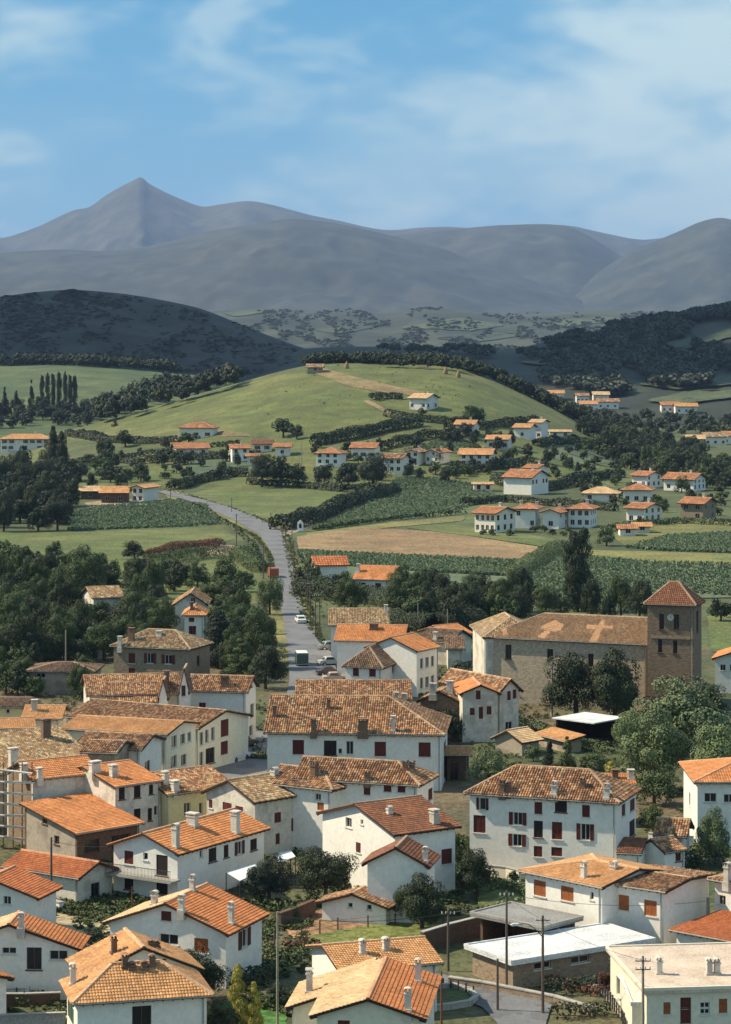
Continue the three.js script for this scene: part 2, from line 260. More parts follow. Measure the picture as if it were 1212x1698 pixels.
// ---------------------------------------------------------------- buildings
const RC = {                                                     // roof clays: list of tile colours, share of patchiness, tile width, course length, profile height
  orange: { c: [[0.68, 0.27, 0.09], [0.72, 0.30, 0.105], [0.62, 0.24, 0.08]], n: 0.25, tw: 0.30, cl: 0.40, h: 0.045 },
  bright: { c: [[0.68, 0.245, 0.08], [0.72, 0.275, 0.095], [0.62, 0.215, 0.065]], n: 0.25, tw: 0.30, cl: 0.40, h: 0.06 },
  red: { c: [[0.58, 0.18, 0.06], [0.62, 0.21, 0.07], [0.52, 0.155, 0.05]], n: 0.25, tw: 0.30, cl: 0.40, h: 0.06 },
  tan: { c: [[0.68, 0.35, 0.145], [0.72, 0.385, 0.165], [0.63, 0.31, 0.12]], n: 0.25, tw: 0.30, cl: 0.40, h: 0.05 },
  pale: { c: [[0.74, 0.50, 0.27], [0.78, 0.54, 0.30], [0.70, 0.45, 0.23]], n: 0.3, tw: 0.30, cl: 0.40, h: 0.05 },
  brown: { c: [[0.25, 0.095, 0.042], [0.29, 0.115, 0.05], [0.20, 0.075, 0.035]], n: 0.3, tw: 0.30, cl: 0.42, h: 0.06 },
  old: { c: [[0.27, 0.125, 0.062], [0.47, 0.23, 0.10], [0.56, 0.33, 0.16], [0.34, 0.165, 0.08], [0.60, 0.40, 0.22], [0.52, 0.245, 0.095], [0.21, 0.115, 0.07]], n: 1, tw: 0.30, cl: 0.40, h: 0.10 },
  older: { c: [[0.42, 0.25, 0.12], [0.54, 0.38, 0.20], [0.26, 0.16, 0.085], [0.62, 0.47, 0.28], [0.35, 0.21, 0.105], [0.38, 0.29, 0.17]], n: 1, tw: 0.30, cl: 0.40, h: 0.10 },
  hill: { c: [[0.56, 0.235, 0.10], [0.60, 0.27, 0.12], [0.48, 0.19, 0.08], [0.42, 0.20, 0.10]], n: 0.9, tw: 0.30, cl: 0.40, h: 0.06 },
  church: { c: [[0.34, 0.20, 0.10], [0.40, 0.25, 0.135], [0.27, 0.16, 0.085]], n: 0.8, tw: 0.30, cl: 0.40, h: 0.06 },
  dusk: { c: [[0.22, 0.12, 0.07], [0.28, 0.16, 0.09], [0.15, 0.09, 0.055], [0.34, 0.22, 0.13]], n: 1, tw: 0.32, cl: 0.42, h: 0.10 },
};
const V3 = (a) => new THREE.Vector3(...a);
function roofH(b, x, z) {
  const { W, D, e, rise: r, type: t } = b, w2 = W / 2, d2 = D / 2, m = Math.min(w2, d2), s = r / m;
  switch (t) {
    case 'w': return e + r * (1 - Math.abs(z) / d2);
    case 'd': return e + r * (1 - Math.abs(x) / w2);
    case 'hip': return e + s * Math.min(d2 - Math.abs(z), w2 - Math.abs(x), m);
    case 'hipR': return e + r / d2 * Math.min(d2 - Math.abs(z), w2 - x);
    case 'hipL': return e + r / d2 * Math.min(d2 - Math.abs(z), w2 + x);
    case 'shed': return e + r * (d2 - z) / D;
    default: return e;
  }
}
function planes(b) {                                             // each slope: corners, the eave first, seen from outside from left to right
  const { W, D, e, rise: r, type: t } = b, w = W / 2, d = D / 2, y = e + r;
  const FL = [-w, e, d], FR = [w, e, d], BR = [w, e, -d], BL = [-w, e, -d];
  if (t === 'w') return [[FL, FR, [w, y, 0], [-w, y, 0]], [BR, BL, [-w, y, 0], [w, y, 0]]];
  if (t === 'd') return [[BL, FL, [0, y, d], [0, y, -d]], [FR, BR, [0, y, -d], [0, y, d]]];
  if (t === 'shed') return [[FL, FR, [w, y, -d], [-w, y, -d]]];
  if (t === 'hip') {
    const rx = Math.max(0, w - d), rz = Math.max(0, d - w), a = [-rx, y, rz], c = [rx, y, rz], a2 = [-rx, y, -rz], c2 = [rx, y, -rz], cl = (p) => p.filter((q, i) => i === 0 || Math.hypot(q[0] - p[i - 1][0], q[2] - p[i - 1][2]) > 0.01);
    return [cl([FL, FR, c, a]), cl([FR, BR, c2, c]), cl([BR, BL, a2, c2]), cl([BL, FL, a, a2])];
  }
  if (t === 'hipR') return [[FL, FR, [w - d, y, 0], [-w, y, 0]], [FR, BR, [w - d, y, 0]], [BR, BL, [-w, y, 0], [w - d, y, 0]]];
  if (t === 'hipL') return [[FL, FR, [w, y, 0], [d - w, y, 0]], [BL, FL, [d - w, y, 0]], [BR, BL, [d - w, y, 0], [w, y, 0]]];
  return [];
}
const isEave = (b, p) => Math.abs(p[1] - b.e) < 1e-3;
function tileSlope(g, poly3, rc, key, patt, scale = 1) {
  const o = V3(poly3[0]), ue = V3(poly3[1]).sub(o), L = ue.length(); ue.normalize();
  const n = ue.clone().cross(V3(poly3[2]).sub(o)).normalize(), ve = n.clone().cross(ue), pts = poly3.map((p) => { const q = V3(p).sub(o); return [q.dot(ue), q.dot(ve)]; });
  const V = Math.max(...pts.map((p) => p[1])), cl = rc.cl * scale, tw = rc.tw * scale, cs = Math.ceil(V / cl), ov = 0.06, hh = rc.h * Math.sqrt(scale);
  const P = (u, v, h) => [o.x + ue.x * u + ve.x * v + n.x * h, o.y + ue.y * u + ve.y * v + n.y * h, o.z + ue.z * u + ve.z * v + n.z * h];
  for (let k = 0; k < cs; k++) {
    const v0 = k ? k * cl : -ov, v1 = Math.min((k + 1) * cl + 0.03, V), vm = (Math.max(v0, 0) + v1) / 2, s = span(pts.map((p) => [p[0], p[1]]), clamp(vm, 0.001, V - 0.001));
    if (!s || s[1] - s[0] < 0.05) continue;
    const c0 = Math.floor(s[0] / tw), c1 = Math.ceil(s[1] / tw);
    for (let c = c0; c < c1; c++) {
      const a = Math.max(c * tw, s[0]), z = Math.min((c + 1) * tw, s[1]); if (z - a < 0.04) continue;
      const pn = fbm(a / 1.9 + key * 7.3, vm / 1.9 + key * 3.1, 3), h0 = hash(c + key * 91, k + key * 17), i = rc.n >= 1 ? Math.floor(clamp(pn * 0.9 + 0.05 + (h0 - 0.5) * 1.05, 0, 0.999) * rc.c.length) : Math.floor(h0 * rc.c.length);
      let col = rc.c[i], f = 1 + (hash(c + 5, k + key) - 0.5) * (rc.n >= 1 ? 0.45 : 0.3) + (pn - 0.5) * rc.n * 0.5;
      if (patt) { const q = patt(a + tw / 2, vm, pn); if (q) { col = q; f = 1 + (h0 - 0.5) * 0.25; } }
      col = [col[0] * f, col[1] * f, col[2] * f];
      const jit = rc.n >= 1 ? (h0 - 0.5) * 0.05 : 0, q = (z - a) / 4, us = [a, a + q * 0.9, a + q * 2.6, z], hs = [0, hh, hh, 0], lo = us.map((u, j) => P(u, v0 + jit, 0.06 + hs[j])), hi = us.map((u, j) => P(u, v1, 0.012 + hs[j])), bt = us.map((u) => P(u, v0 + jit, 0));
      for (let j = 0; j < 3; j++) { g.quad(lo[j], lo[j + 1], hi[j + 1], hi[j], col); if (j !== 3) g.quad(bt[j], bt[j + 1], lo[j + 1], lo[j], col); }
    }
  }
}
function ridgeLine(g, a, b, rc, key) {
  const A = V3(a), B = V3(b), L = A.distanceTo(B), n = Math.max(1, Math.round(L / 0.45)), d = B.clone().sub(A).divideScalar(n), s = new THREE.Vector3(-d.z, 0, d.x).normalize();
  for (let i = 0; i < n; i++) {
    const c = rc.c[Math.floor(hash(i, key) * rc.c.length)].map((x, q) => lerp(x * (1.05 + 0.3 * hash(i + 9, key)), [0.66, 0.5, 0.34][q], 0.45)), p = A.clone().addScaledVector(d, i), q = A.clone().addScaledVector(d, i + 1.04), pr = [[-0.16, -0.02], [-0.1, 0.12], [0.1, 0.12], [0.16, -0.02]].map(([x, y], j) => [p.clone().addScaledVector(s, x * 1.08).add(new THREE.Vector3(0, y + 0.03, 0)).toArray(), q.clone().addScaledVector(s, x).add(new THREE.Vector3(0, y, 0)).toArray()]);
    for (let j = 0; j < 3; j++) g.quad(pr[j][0], pr[j + 1][0], pr[j + 1][1], pr[j][1], c);
    g.quad(pr[0][0], pr[3][0], pr[2][0], pr[1][0], c);
  }
}
const FACE_TURN = { f: 0, r: Math.PI / 2, b: Math.PI, l: -Math.PI / 2 };
function solve(b) {                                              // fills in width, depth, rise, place and turn from pixels, or takes them as given
  if (b.A) {
    const g = b.g ?? 0, da = F * (EYE - g - b.e) / (b.A[1] - HY), db = F * (EYE - g - b.e) / (b.B[1] - HY), A = V3(at(...b.A, da)), B = V3(at(...b.B, db)), ex = B.clone().sub(A).setY(0);
    b.W = ex.length(); ex.normalize(); const out = new THREE.Vector3(-ex.z, 0, ex.x);
    if (b.C) { const dc = F * (EYE - g - b.e) / (b.C[1] - HY), C = V3(at(...b.C, dc)), from = Math.abs(b.C[0] - b.A[0]) < Math.abs(b.C[0] - b.B[0]) ? A : B; b.D = Math.max(3, -C.sub(from).dot(out)); }
    b.yaw = Math.atan2(-ex.z, ex.x); b.pos = A.clone().add(B).multiplyScalar(0.5).addScaledVector(out, -b.D / 2).setY(g);
  }
  b.m = new THREE.Matrix4().makeRotationY(b.yaw).setPosition(b.pos); b.inv = b.m.clone().invert();
  if (b.P) {
    const [o, dir] = ray(b, ...b.P), t = ((b.type === 'shed' ? -b.D / 2 : b.type === 'd' ? b.D / 2 : 0) - o.z) / dir.z; b.rise = clamp(o.y + dir.y * t - b.e, 0.3, 7);
  }
  b.rise ??= 0;
  return b;
}
function ray(b, px, py) { const o = new THREE.Vector3(0, EYE, 0).applyMatrix4(b.inv), d = new THREE.Vector3((px - CX) / F, -(py - HY) / F, -1).transformDirection(b.inv); return [o, d]; }
const faceM = (face, Ww, Dw) => new THREE.Matrix4().makeRotationY(FACE_TURN[face]).multiply(new THREE.Matrix4().makeTranslation(0, 0, face === 'f' || face === 'b' ? Dw / 2 : Ww / 2));
const LOG = [];
function block(root, b, first) {
  const far = b.pos.length() > 520, ov = b.ov ?? 0.45, Ww = b.W - 2 * ov, Dw = b.D - 2 * ov, T = 0.28, low = -(b.deep ?? 1.2);
  const put = (mesh) => { mesh.matrixAutoUpdate = true; const rel = root.matrix.clone().invert().multiply(b.m); rel.decompose(mesh.position, mesh.quaternion, mesh.scale); return mesh; };
  const holes = { f: [], r: [], l: [], b: [] }, top = (x, z) => roofH(b, x, z) - (b.type === 'flat' ? 0.02 : 0.1);
  // openings
  const wins = [];
  for (const w of b.win || []) {
    const face = w[0], fm = faceM(face, Ww, Dw), inv = fm.clone().invert(), half = face === 'f' || face === 'b' ? Ww / 2 : Dw / 2;
    let u0, u1, v0, v1;
    if (w[1] === 'm') [, , u0, v0, u1, v1] = w;                  // given in metres on the wall
    else {
      const on = (x, y) => { const [o, d] = ray(b, x, y); const O = o.applyMatrix4(inv), Dd = d.transformDirection(inv), t = -O.z / Dd.z; return [O.x + Dd.x * t, O.y + Dd.y * t]; }, ym = (w[2] + w[4]) / 2, xm = (w[1] + w[3]) / 2;
      u0 = on(w[1], ym)[0]; u1 = on(w[3], ym)[0]; v0 = on(xm, w[4])[1]; v1 = on(xm, w[2])[1];
    }
    const kind = w[1] === 'm' ? w[6] : w[5];
    if (u0 > u1) [u0, u1] = [u1, u0];
    let c = (u0 + u1) / 2, hw = Math.max(0.22, (u1 - u0) / 2); const full = hw; if (kind[0] === 'o') hw *= 0.52;
    c = clamp(c, -half + hw + 0.35, half - hw - 0.35);
    const P = (u) => { const q = new THREE.Vector3(u, 0, 0).applyMatrix4(fm); return top(q.x, q.z); }, lim = Math.min(P(c - hw), P(c + hw)) - 0.12;
    v1 = Math.min(v1, lim); if (v1 - v0 < 0.35) v0 = v1 - 0.35; v0 = Math.max(v0, low + 0.2);
    if (v1 - v0 < 0.3 || hw * 2 > half * 2 - 0.5) { LOG.push(root.name + ' window dropped ' + w); continue; }
    if (holes[face].some((h) => c - hw < h[2] + 0.04 && c + hw > h[0] - 0.04 && v0 < h[3] + 0.04 && v1 > h[1] - 0.04)) { LOG.push(root.name + ' overlap ' + w); continue; }
    holes[face].push([c - hw, v0, c + hw, v1]);
    wins.push({ face, fm, c, hw, full, v0, v1, kind });
  }
  // walls
  const geos = [], special = [];
  for (const face of 'frbl') {
    const half = (face === 'f' || face === 'b') ? Ww / 2 : Dw / 2 - T, fm = faceM(face, Ww, Dw), P = (u) => { const q = new THREE.Vector3(u, 0, 0).applyMatrix4(fm); return top(q.x, q.z); }, s = new THREE.Shape(), us = [half];
    if (b.noWall?.includes(face)) continue;
    for (let k = 1; k < 24; k++) us.push(half - k / 24 * 2 * half); us.push(-half);
    if ((b.type === 'w' || b.type === 'd')) us.push(0); us.sort((x, y) => y - x);
    s.moveTo(-half, low); s.lineTo(half, low);
    us.forEach((u, i) => { const y = P(u); if (i && i < us.length - 1 && Math.abs(P(u) - (P(us[i - 1]) + P(us[i + 1])) / 2) < 1e-4 && u !== 0) return; s.lineTo(u, y); });
    s.closePath();
    for (const [x0, y0, x1, y1] of holes[face]) { const h = new THREE.Path(); h.moveTo(x0, y0); h.lineTo(x0, y1); h.lineTo(x1, y1); h.lineTo(x1, y0); h.closePath(); s.holes.push(h); }
    const g = new THREE.ExtrudeGeometry(s, { depth: T, bevelEnabled: false }); g.translate(0, 0, -T); g.applyMatrix4(fm); if (b.walls?.[face]) special.push([g, b.walls[face]]); else geos.push(g);
  }
  const wg = mergeGeometries(geos); const uvA = wg.attributes.uv; for (let i = 0; i < uvA.count; i++) uvA.setXY(i, uvA.getX(i) + (b.pos.x * 0.37) % 5, uvA.getY(i) + (b.pos.z * 0.11) % 3);
  put(part('wall', wg, b.wall || M.white, root)); for (const [g, m] of special) put(part('wall', g, m, root));
  // windows
  for (const w of wins) {
    const { c, hw, full, v0, v1, kind, fm } = w, W = hw * 2, k = kind[0], col = kind[1] === 'o' ? M.orange : kind[1] === 'g' ? M.green : kind[1] === 'd' ? M.darkwood : M.red;
    const fr = new GB(), q = 0.06, z0 = -0.2, z1 = -0.13;
    fr.box(c - hw, c - hw + q, v0, v1, z0, z1).box(c + hw - q, c + hw, v0, v1, z0, z1).box(c - hw + q, c + hw - q, v1 - q, v1, z0, z1).box(c - hw + q, c + hw - q, v0, v0 + q, z0, z1);
    if (k === 'o' || k === 'd') { if (W > 0.7) fr.box(c - q / 2, c + q / 2, v0 + q, v1 - q, z0, z1 - 0.01); }
    if (!far) { const sill = new GB(); fr.box(c - hw - 0.1, c + hw + 0.1, v0 - 0.1, v0 - 0.005, -0.02, 0.09); }
    const wm = put(part(k === 'g' ? 'door' : 'window', fr.geo(fm), kind[1] === 'd' || k === 'g' ? M.frameB : M.frameW, root));
    const sub = (name, gb, mat) => { const m = part(name, gb.geo(fm), mat, wm); return m; };
    if (k === 'c') { for (const s of [-1, 1]) sub('shutter', shutter(s < 0 ? c - hw + 0.01 : c + 0.008, s < 0 ? c - 0.008 : c + hw - 0.01, v0 + 0.01, v1 - 0.01, -0.1, -0.045, far), col); }
    else if (k === 'g') sub('door_leaf', shutter(c - hw + q, c + hw - q, v0 + q, v1 - q, -0.19, -0.15, far), col);
    else sub('pane', new GB().box(c - hw + q, c + hw - q, v0 + q, v1 - q, -0.185, -0.175), M.pane);
    if (k === 'o') { sub('shutter', shutter(c - full, c - hw - 0.03, v0, v1, 0.015, 0.06, far), col); sub('shutter', shutter(c + hw + 0.03, c + full, v0, v1, 0.015, 0.06, far), col); }
  }
  // roof
  const key = (LOG.n = (LOG.n || 0) + 1), rc = RC[b.roof || 'orange'];
  if (b.type === 'flat') {
    const g = new GB(), th = b.th || 0.32; g.box(-b.W / 2, b.W / 2, b.e - th, b.e, -b.D / 2, b.D / 2); put(part('roof', g.geo(), b.roofMat || M.flatWhite, root));
    const ed = new GB(), q = 0.16, y = b.e + 0.1, w = b.W / 2, d = b.D / 2; ed.box(-w - 0.02, w + 0.02, b.e - 0.12, y, d - q, d + 0.02).box(-w - 0.02, w + 0.02, b.e - 0.12, y, -d - 0.02, -d + q).box(-w - 0.02, -w + q, b.e - 0.12, y, -d + q, d - q).box(w - q, w + 0.02, b.e - 0.12, y, -d + q, d - q);
    if (!b.noEdge) put(part('roof_edge', ed.geo(), b.edgeMat || b.roofMat || M.flatWhite, root));
  } else {
    const pl = planes(b), dk = new GB(), tg = new GB(), rg = new GB(), sc = b.sc || (far ? 1.9 : b.pos.length() > 420 ? 1.15 : b.pos.length() > 235 ? 0.88 : 0.74);
    for (const p of pl) {
      const t = p.map((q) => [q[0], q[1] - 0.015, q[2]]), lo = p.map((q) => [q[0], q[1] - 0.17, q[2]]);
      for (let i = 1; i < p.length - 1; i++) { dk.tri(t[0], t[i], t[i + 1]); dk.tri(lo[0], lo[i + 1], lo[i]); }
      p.forEach((q, i) => { const j = (i + 1) % p.length; dk.quad(lo[i], lo[j], t[j], t[i]); });
    }
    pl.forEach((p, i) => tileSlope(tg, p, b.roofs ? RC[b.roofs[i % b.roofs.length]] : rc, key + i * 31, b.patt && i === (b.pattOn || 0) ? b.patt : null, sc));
    const seen = [];
    for (const p of pl) p.forEach((q, i) => { const r = p[(i + 1) % p.length]; if (isEave(b, q) && isEave(b, r)) return; const kk = [q, r].map((s) => s.map((x) => x.toFixed(2)).join()).sort().join('|'); if (seen.includes(kk)) { ridgeLine(rg, q, r, rc, key); } seen.push(kk); });
    if (!far) { // rafter ends under the eaves
      for (const p of pl) { const A = V3(p[0]), B = V3(p[1]), L = A.distanceTo(B), e1 = B.clone().sub(A).normalize(), inw = new THREE.Vector3(-e1.z, 0, e1.x).multiplyScalar(-1).negate(); const n = Math.floor(L / 0.7); inw.set(e1.z, 0, -e1.x); const up = (b.type === 'shed' ? b.rise / b.D : b.rise / Math.min(b.W, b.D) * 2);
        for (let i = 0; i <= n; i++) { const s = A.clone().addScaledVector(e1, 0.12 + i * (L - 0.24) / n).add(new THREE.Vector3(0, -0.22, 0)).addScaledVector(inw, 0.06), t = s.clone().addScaledVector(inw, ov).add(new THREE.Vector3(0, ov * up, 0)); dk.bar(s.toArray(), t.toArray(), 0.06, 0.06, 4); } }
      // gutter and downpipe
      const gu = new GB(), A = V3(pl[0][0]), B = V3(pl[0][1]); gu.bar([A.x, A.y - 0.06, A.z + 0.06], [B.x, B.y - 0.06, B.z + 0.06], 0.06, 0.06, 6); gu.bar([B.x - ov - 0.25, B.y - 0.1, B.z - ov + 0.07], [B.x - ov - 0.25, -0.5, B.z - ov + 0.07], 0.05, 0.05, 6);
      if (b.type !== 'd') put(part('gutter', gu.geo(), M.concrete, root));
    }
    const rf = put(part('roof', dk.geo(), M.deck, root));
    const tm = part('roof_tiles', tg.geo(), M.tileV, rf); tm.userData.kind = 'stuff';
    if (!rg.empty) { const q = part('ridge_tiles', rg.geo(), M.tileV, rf); q.userData.kind = 'stuff'; }
  }
  for (const c of b.ch || []) chimney(root, b, c, put);
  LOG.push(`${root.name} ${b.type} W${b.W.toFixed(1)} D${b.D.toFixed(1)} e${b.e} r${b.rise.toFixed(1)} yaw${(b.yaw * 57.3).toFixed(0)} at ${b.pos.toArray().map((x) => x.toFixed(0))}`);
}
function shutter(x0, x1, y0, y1, z0, z1, plain) {
  const g = new GB();
  if (plain || x1 - x0 < 0.2) return g.box(x0, x1, y0, y1, z0, z1);
  g.box(x0, x0 + 0.06, y0, y1, z0, z1).box(x1 - 0.06, x1, y0, y1, z0, z1).box(x0 + 0.06, x1 - 0.06, y0, y0 + 0.08, z0, z1).box(x0 + 0.06, x1 - 0.06, y1 - 0.08, y1, z0, z1);
  const n = Math.max(3, Math.round((y1 - y0) / 0.16)); for (let i = 0; i < n; i++) { const y = lerp(y0 + 0.08, y1 - 0.08, i / n); g.box(x0 + 0.06, x1 - 0.06, y, lerp(y0 + 0.08, y1 - 0.08, (i + 0.75) / n), z0 + 0.008, z1 - 0.012); }
  g.box(x0 + 0.06, x1 - 0.06, y0 + 0.08, y1 - 0.08, z0, z0 + 0.008);
  return g;
}
function chimney(root, b, [px, yt, yb, w, style = 'w'], put) {
  let P;
  if (yb !== null && b.A) {
    const [o, d] = ray(b, px, yb);
    const t0 = o.length() - 60; let ok = null;
    for (let t = t0; t < t0 + 130; t += 0.05) { const q = o.clone().addScaledVector(d, t); if (Math.abs(q.x) < b.W / 2 && Math.abs(q.z) < b.D / 2 && q.y <= roofH(b, q.x, q.z) + 0.05) { ok = q; break; } }
    if (!ok) { LOG.push(root.name + ' chimney misses ' + px + ',' + yb); return; }
    P = ok;
  } else P = new THREE.Vector3(px, roofH(b, px, yt), yt);
  const dist = -P.clone().applyMatrix4(b.m).z, H = b.A ? (yb - yt) * dist / F : 1.3, hw = b.A ? Math.max(0.2, w * dist / F / 2) : 0.35, hd = Math.min(hw, 0.3), g = new GB(), cap = new GB(), x = P.x, z = P.z, y0 = P.y - 0.7, y1 = P.y + H;
  const mat = style === 'b' ? M.chimB : M.chimW, q = Math.min(0.25, H * 0.2);
  g.box(x - hw, x + hw, y0, y1 - q, z - hd, z + hd); g.box(x - hw - 0.06, x + hw + 0.06, y1 - q - 0.12, y1 - q - 0.03, z - hd - 0.06, z + hd + 0.06);
  for (const sx of [-1, 1]) for (const sz of [-1, 1]) g.box(x + sx * (hw - 0.07) - 0.06, x + sx * (hw - 0.07) + 0.06, y1 - q, y1 - 0.05, z + sz * (hd - 0.07) - 0.06, z + sz * (hd - 0.07) + 0.06);
  // apron where the stack meets the tiles
  g.box(x - hw - 0.09, x + hw + 0.09, y0, P.y + 0.1, z - hd - 0.09, z + hd + 0.09);
  if (b.pos.length() < 260 && w < 12) { for (let i = 0; i < 8; i++) { const a0 = i / 8 * Math.PI, a1 = (i + 1) / 8 * Math.PI, R = hw + 0.08; cap.quad([x + R * Math.cos(a0), y1 - 0.05 + 0.6 * R * Math.sin(a0), z + hd + 0.06], [x + R * Math.cos(a1), y1 - 0.05 + 0.6 * R * Math.sin(a1), z + hd + 0.06], [x + R * Math.cos(a1), y1 - 0.05 + 0.6 * R * Math.sin(a1), z - hd - 0.06], [x + R * Math.cos(a0), y1 - 0.05 + 0.6 * R * Math.sin(a0), z - hd - 0.06]); } }
  else cap.box(x - hw - 0.1, x + hw + 0.1, y1 - 0.06, y1 + 0.04, z - hd - 0.1, z + hd + 0.1);
  const m = put(part('chimney', g.geo(), mat, root)); part('chimney_cap', cap.geo(), style === 'w' ? M.chimW : M.chimCap, m);
}
const HOUSES = {};
function house(name, label, blocks, o = {}) {
  blocks.forEach((b) => { if (o.wall) b.wall ||= o.wall; if (o.roof) b.roof ||= o.roof; solve(b); });
  const b0 = blocks[0], root = thing(name, b0.pos.toArray(), b0.yaw); root.updateMatrix();
  tag(root, label, o.cat || 'house', o.group);
  blocks.forEach((b) => block(root, b));
  return root;
}
// a house on the slopes beyond the village: wall width between two columns, ground row, and sizes in metres
function hillHouse(name, label, x0, x1, yb, o) {
  const g = hit((x0 + x1) / 2, yb); if (!g) { LOG.push('no ground for ' + label); return; }
  const d = -g[2], yaw = (o.yaw || 0) * Math.PI / 180, ov = o.ov ?? 0.85, span0 = (x1 - x0) * d / F, D = o.D || 8, W = o.W || Math.max(4, (span0 - Math.abs(Math.sin(yaw)) * D) / Math.cos(yaw)), e = (o.e || 5) * 0.88, rise = o.rise ?? (o.type === 'd' ? W : Math.min(W, D)) * 0.23;
  const m = new THREE.Matrix4().makeRotationY(yaw), c = new THREE.Vector3(0, 0, -D / 2).applyMatrix4(m);
  const b = { W: W + 2 * ov, D: D + 2 * ov, e: e + 0.0, rise, type: o.type || 'w', ov, yaw, pos: new THREE.Vector3(g[0] + c.x, g[1], g[2] + c.z), roof: !o.roof || o.roof === 'bright' || o.roof === 'red' || o.roof === 'orange' ? 'hill' : o.roof, wall: o.wall || [M.white, M.chalk, M.ivory, M.white][Math.round(x0 + yb) % 4], deep: 4, win: [], ch: o.ch || [[W * 0.18, -D * 0.1, null, 8]] };
  b.pos.y = Math.min(heightAt(b.pos.x, b.pos.z), g[1] + 0.5); if (o.lift) b.pos.y += o.lift;
  for (const [face, nx, ny, kind] of o.win || [['f', 3, e > 4 ? 2 : 1, 'o']]) { const L = face === 'f' || face === 'b' ? W : D, sh = e / ny; for (let i = 0; i < nx; i++) for (let j = 0; j < ny; j++) { if (nx * ny > 2 && hash(i * 7 + Math.round(yb), j * 3 + Math.round(x0)) < 0.2) continue; const u = -L / 2 + (i + 0.5) / nx * L + (hash(i + Math.round(x0), j) - 0.5) * 0.3, hw = (kind[0] === 'o' ? 1.0 : 0.66) * Math.min(1, L / nx / 2.3); b.win.push([face, 'm', u - hw, sh * j + 0.75, u + hw, Math.min(sh * j + 2.15, e - 0.15), kind]); } }
  const root = thing(name, b.pos.toArray(), yaw); root.updateMatrix(); tag(root, label, o.cat || 'house', o.group);
  solve(b); block(root, b); (o.more || []).forEach((f) => f(root, b));
  return root;
}

// ---------------------------------------------------------------- trees, bushes, hedges
// crown shapes: leaf-sized faces spread through clumps inside an outline of height 1 and width 1
function crownGeo(s, shape, nClump, nLeaf, size, tint) {
  reseed(s);
  const P = [], N = [], C = [], cl = [];
  for (let i = 0; i < nClump; i++) {
    let x, y, z, r;
    if (shape === 'column') { y = rr(0.06, 0.96); const w = 0.5 * Math.pow(Math.sin(Math.PI * clamp(y * 0.93 + 0.05, 0, 1)), 0.55); const a = rr(0, 6.283), q = w * Math.sqrt(rnd()) * 0.75; x = Math.cos(a) * q; z = Math.sin(a) * q; r = w * rr(0.42, 0.62); cl.push([x, y, z, r, r * 0.4]); continue; }
    if (shape === 'cone') { y = Math.pow(rnd(), 1.25) * 0.93 + 0.05; const w = 0.5 * (1 - y) + 0.03, a = rr(0, 6.283), q = w * Math.sqrt(rr(0.2, 1)) * 0.8; x = Math.cos(a) * q; z = Math.sin(a) * q; r = 0.06 + w * rr(0.22, 0.4); cl.push([x, y, z, r, r * 0.55]); continue; }
    const a = rr(0, 6.283), t = Math.acos(rr(-0.75, 1)), q = Math.pow(rnd(), 0.4) * (0.85 + 0.3 * vnoise(a * 1.1 + s, t * 2));
    const wide = shape === 'spread' ? 1.05 : 1, w = 0.37 * wide; x = Math.sin(t) * Math.cos(a) * q * w; z = Math.sin(t) * Math.sin(a) * q * w; y = (shape === 'spread' ? 0.6 : 0.55) + Math.cos(t) * q * (shape === 'spread' ? 0.27 : 0.33); r = nClump === 30 && nLeaf > 9000 ? rr(0.10, 0.2) : rr(0.08, 0.19); cl.push([x, y, z, r, r * 0.8]);
  }
  const n3 = new THREE.Vector3(), e1 = new THREE.Vector3(), e2 = new THREE.Vector3(), up = new THREE.Vector3();
  for (let i = 0; i < nLeaf; i++) {
    const c = cl[Math.floor(rnd() * cl.length)], f = 0.72 + 0.5 * hash(cl.indexOf(c), s);
    up.set(rr(-1, 1), rr(-0.75, 1), rr(-1, 1)).normalize(); const q = 0.65 + 0.45 * Math.sqrt(rnd()), px = c[0] + up.x * c[3] * q, py = c[1] + up.y * c[4] * q, pz = c[2] + up.z * c[3] * q;
    n3.copy(up).add(e1.set(rr(-1, 1), rr(-0.6, 0.8), rr(-1, 1)).multiplyScalar(0.55)).normalize();
    e1.set(rr(-1, 1), rr(-1, 1), rr(-1, 1)).cross(n3).normalize(); e2.copy(n3).cross(e1); const L = size * rr(0.7, 1.35), w = L * rr(0.5, 0.75), k = f * rr(0.72, 1.3), col = [tint[0] * k * rr(0.9, 1.12), tint[1] * k, tint[2] * k * rr(0.85, 1.1)];
    const pt = (a, b) => [px + e1.x * a * L + e2.x * b * w, py + e1.y * a * L + e2.y * b * w, pz + e1.z * a * L + e2.z * b * w];
    const A = pt(-0.5, 0), B = pt(0.05, 0.5), Cc = pt(0.55, 0), D = pt(0.05, -0.5);
    for (const v of [A, D, Cc, A, Cc, B]) { P.push(v[0], Math.max(v[1], 0.01), v[2]); N.push(n3.x, n3.y, n3.z); C.push(...col); }
  }
  const g = new THREE.BufferGeometry(); g.setAttribute('position', new THREE.Float32BufferAttribute(P, 3)); g.setAttribute('normal', new THREE.Float32BufferAttribute(N, 3)); g.setAttribute('color', new THREE.Float32BufferAttribute(C, 3));
  g.setAttribute('uv', new THREE.Float32BufferAttribute(new Float32Array(P.length / 3 * 2), 2));
  return g;
}
